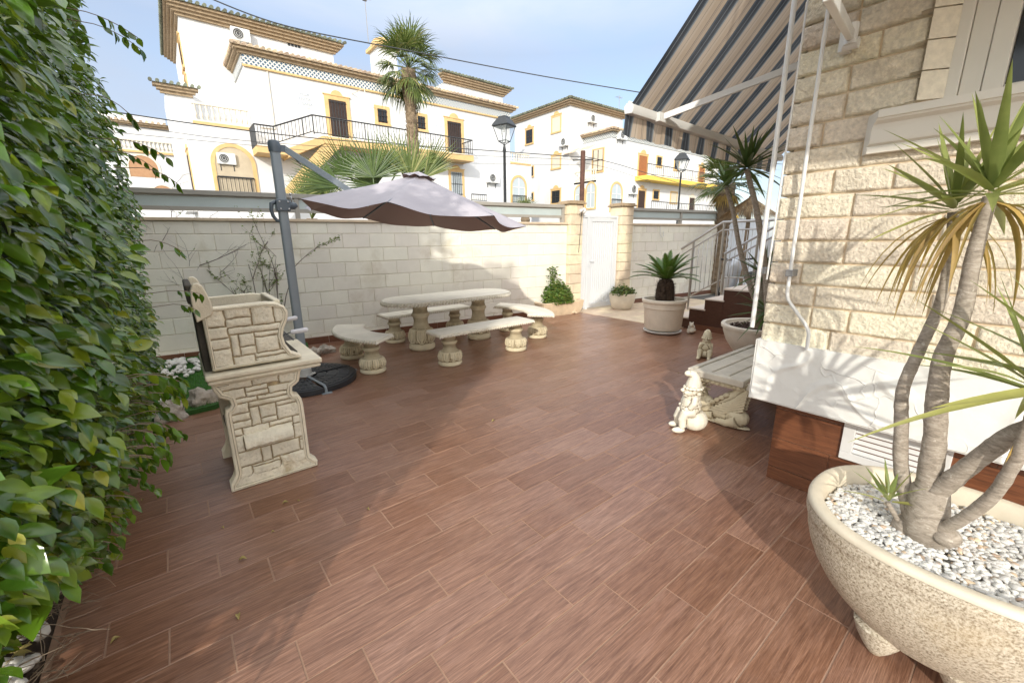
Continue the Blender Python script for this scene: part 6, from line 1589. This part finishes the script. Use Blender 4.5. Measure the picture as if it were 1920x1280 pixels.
# ================================================================ palms
FP = leafmat('fan_palm_leaf', (.035, .065, .015), (.16, .20, .055), .4, .10, (.42, .38, .16)); FPD = leafmat('dark_fan_leaf', (.014, .040, .010), (.085, .13, .03), .35, .08)
def fan(mb, base, d, up_, pet, rad, nseg, droop=.25, spread=R(150), w_=None, r=rnd):
    """fan leaf: petiole then radiating folded segments"""
    d = d.normalized(); s = d.cross(up_); s = s.normalized() if s.length > .01 else d.orthogonal().normalized(); n_ = s.cross(d); c = base+d*pet
    mb.tube([base, base+d*pet*.5+Vector((0, 0, .01)), c], .012, 4)
    w_ = w_ or rad*.055
    for i in range(nseg):
        jit = r.uniform(-.09, .09)
        a = -spread/2+spread*i/(nseg-1); dd = (d*math.cos(a)+s*math.sin(a)+n_*jit).normalized(); l = rad*(1-.22*abs(a/(spread/2))**2)*r.uniform(.78, 1.05); ss = dd.cross(n_).normalized()
        vs = []; p = c.copy(); cur = dd.copy(); k = 5
        for j in range(k+1):
            q = j/k; ww = w_*(.35+1.3*q if q < .45 else (1-(q-.45)/.55)*.94+.06)*.5
            vs += [p-ss*ww, p+n_*ww*.5, p+ss*ww]; cur = (cur+Vector((0, 0, -1))*droop*(q**1.5)*.6+n_*(.03*math.cos(a))).normalized(); p = p+cur*(l/k)
        mb.add(vs, [(j*3+m_, (j+1)*3+m_, (j+1)*3+m_+1, j*3+m_+1) for j in range(k) for m_ in range(2)])
def palm(px, py_c, D_, rad, nfr, label, trunk_r, seed, pet=.45, fr=.85, elr=(-50, 85), base_py=None, nseg=26, droop=.6, matl=None, dead=10, zmin=0):
    r = random.Random(seed); c = atD(px, py_c, D_); t = thing('fan_palm', label, 'palm tree', (c.x, c.y, zmin)); H_ = c.z-zmin
    mb = MB(); n = 34; mb.lathe([(trunk_r*(1.25-.3*i/n)+.02*(i % 2)+(.06 if i > n-5 else 0), H_*i/n) for i in range(n+1)], 14, fn=lambda a, z, rr: .015*math.sin(a*5+z*9)); 
    for i in range(260):
        z = H_*r.uniform(.35, 1)**.5; a = r.uniform(0, 6.28); ca, sa = math.cos(a), math.sin(a); R_ = trunk_r*1.05; mb.add([(R_*ca-.05*sa, R_*sa+.05*ca, z), (R_*ca+.05*sa, R_*sa-.05*ca, z), ((R_+.07)*ca, (R_+.07)*sa, z+.12)], [(0, 1, 2)])
    mb.build('trunk', BARK, t, recalc=False)
    top = Vector((0, 0, H_))
    for i in range(nfr):
        q = (i+.5)/nfr; el = R(elr[0]+(elr[1]-elr[0])*q**.85+r.uniform(-6, 6)); a = i*2.39996+r.uniform(-.25, .25); mb = MB()
        d = Vector((math.cos(a)*math.cos(el), math.sin(a)*math.cos(el), math.sin(el))); fan(mb, top+Vector((0, 0, .1*q)), d, Vector((0, 0, 1)) if abs(el) < 1.2 else Vector((math.cos(a), math.sin(a), 0)), pet*r.uniform(.8, 1.1), fr*r.uniform(.85, 1.1), nseg, droop*(1.1-.8*q), R(165), r=r)
        mb.build('frond', matl or FP, t, smooth=True, recalc=False)
    if dead:
        mb = MB()
        for i in range(dead):
            a = r.uniform(0, 6.28); d = Vector((math.cos(a)*.5, math.sin(a)*.5, -.8)); fan(mb, top, d, Vector((math.cos(a), math.sin(a), .5)), .25, .55, 12, 1.0, R(90), r=r)
        mb.build('dead_fronds', YD, t, smooth=True, recalc=False)
    return t
palm(766, 132, 16, 1.4, 44, 'tall fan palm with shaggy crown in front of the white villa', .17, 5, pet=.68, fr=.85, elr=(-74, 88), droop=2.0, dead=5, nseg=20)
def front_palm(px, py, D_, label, fans, matl, tr_=.16):
    c = atD(px, py, D_); t = thing('fan_palm', label, 'palm tree', (c.x, c.y, 0)); b0 = Vector((c.x, c.y, 0)); r = random.Random(int(px))
    mb = MB(); mb.lathe([(tr_*(1.2-.2*i/20)+.02*(i % 2), c.z*i/20) for i in range(21)], 14); mb.build('trunk', BARK, t, recalc=False)
    for (hx, hy, tx, ty, dz, sp, m_) in fans:
        hub = atD(hx, hy, D_+dz); tip = atD(tx, ty, D_+dz+r.uniform(-.2, .1)); d = tip-hub; toc = (CAM-hub).normalized()+Vector((r.uniform(-.3, .3), r.uniform(-.3, .3), r.uniform(0, .5)))
        mb = MB(); base = c-b0; mb.tube([base, (base+hub-b0)/2+Vector((0, 0, .05)), hub-b0], .016, 5)
        fan(mb, hub-b0, d, toc, .02, d.length, int(12+sp*.10), .16, R(sp), w_=d.length*.040, r=r); mb.build('frond', m_, t, smooth=True, recalc=False)
front_palm(705, 400, 10, 'big low fan palm with stiff dark leaves above the parasol', [
    (700, 335, 690, 238, -.3, 170, FPD), (705, 352, 640, 262, -.1, 140, FPD), (770, 335, 765, 232, 0, 120, FP), (655, 330, 600, 258, .4, 110, FPD), (795, 335, 850, 262, -.1, 60, FP), (740, 330, 730, 240, .5, 120, FP), (640, 352, 545, 305, -.2, 80, FPD), (625, 350, 530, 330, .1, 70, FP), (760, 345, 800, 262, .3, 90, FPD)], FP)
front_palm(585, 410, 10.8, 'low pale fan palm behind the parasol arm, left of the bigger one', [
    (600, 370, 560, 300, 0, 120, FP), (590, 380, 545, 350, -.1, 110, FP), (575, 385, 570, 320, .2, 130, FP), (610, 380, 640, 330, .1, 120, FP)], FP, .12)
palm(1362, 345, 13, 1.3, 26, 'leafy fan palm behind the second lamp, over the right wall', .16, 21, pet=.5, fr=.62, elr=(-35, 80), droop=1.2, dead=14)
palm(985, 400, 15, 1.0, 12, 'small yellow-green palm tip above the wall before the arched window', .08, 31, pet=.2, fr=.45, elr=(0, 80), droop=.3, dead=0, nseg=16)
# thatch cone standing for a skirt of dead palm fronds beyond the right wall
c = atD(1405, 398, 12); t = thing('palm_skirt', 'straw-coloured skirt of dead palm fronds beyond the right wall', 'palm fronds', (c.x, c.y, 0)); mb = MB(); r = random.Random(3); zt = atD(1405, 368, 12).z
for i in range(2600):
    a = r.uniform(0, 6.28); q = r.uniform(.0, .9); d = .62; mb.add([(d*q*math.cos(a)-.012, d*q*math.sin(a), zt-.45*q), (d*q*math.cos(a)+.012, d*q*math.sin(a), zt-.45*q), (d*(q+.25)*math.cos(a), d*(q+.25)*math.sin(a), zt-.45*(q+.25)-.06)], [(0, 1, 2)])
mb.build('dry_fronds', M('dry_fronds', (.40, .29, .17), .9, .3, 9, island=.4), t, recalc=False); mb = MB(); mb.tube([(0, 0, 0), (0, 0, zt)], .05, 8); mb.build('post', BARK, t)
# white sliding gate panel and scooter at the far right behind the railing
t = thing('white_street_gate', 'white boarded street gate at the far right behind the steps railing', 'gate', tuple(W0+WD*3.98), WA); mb = MB()
for i in range(14): mb.box(i*.15+.003, 0, .05, i*.15+.147, .04, 1.95)
mb.build('boards', GATEW, t, bevel=.004); mb = MB(); mb.box(-.06, -.02, 1.95, 2.2, .06, 2.02); mb.box(-.06, -.02, 0, 0, .06, 1.95); mb.box(0, -.02, 0, 2.2, .06, .05); mb.build('frame', GATEW, t)
pillar(3.94+.0, .0001+.26, 'slim sandy pillar between the right wall and the white street gate') if False else None
sc = atD(1408, 470, 9.3); t = thing('scooter', 'parked silver and black scooter glimpsed through the railing', 'scooter', (sc.x, sc.y, 0), R(60)); SLV = M('silver_paint', (.55, .58, .62), .3, .05, 4, metal=.3); BLKP = M('black_rubber', (.02, .02, .022), .6)
for x in (-.6, .6):
    mb = MB(); n = 28
    for i in range(n):
        a, b_ = 2*math.pi*i/n, 2*math.pi*(i+1)/n; mb.tube([(x+.23*math.cos(a), 0, .28+.23*math.sin(a)), (x+.23*math.cos(b_), 0, .28+.23*math.sin(b_))], .055, 8, cap=False)
    wh = mb.build('wheel', BLKP, t, smooth=True); mb = MB(); mb.tube([(x, -.05, .28), (x, .05, .28)], .12, 16); mb.build('hub', SLV, wh)
mb = MB(); mb.tube([(.58, 0, .40), (.50, 0, .75), (.42, 0, 1.0), (.38, 0, 1.1)], [.13, .17, .15, .08], 14); mb.tube([(.42, 0, .38), (.0, 0, .34), (-.3, 0, .45), (-.65, 0, .72)], [.10, .12, .17, .12], 14); mb.build('body', SLV, t, smooth=True)
mb = MB(); mb.tube([(-.05, 0, .76), (-.35, 0, .80), (-.72, 0, .82)], [.12, .15, .11], 12); mb.build('saddle', BLKP, t, smooth=True)
mb = MB(); mb.tube([(.36, -.34, 1.10), (.40, -.12, 1.08), (.40, .12, 1.08), (.36, .34, 1.10)], .018, 8); mb.build('handlebar', BLKP, t, smooth=True)
mb = MB(); mb.ell((.52, 0, 1.0), (.07, .12, .09)); mb.build('headlight', LG, t, smooth=True)
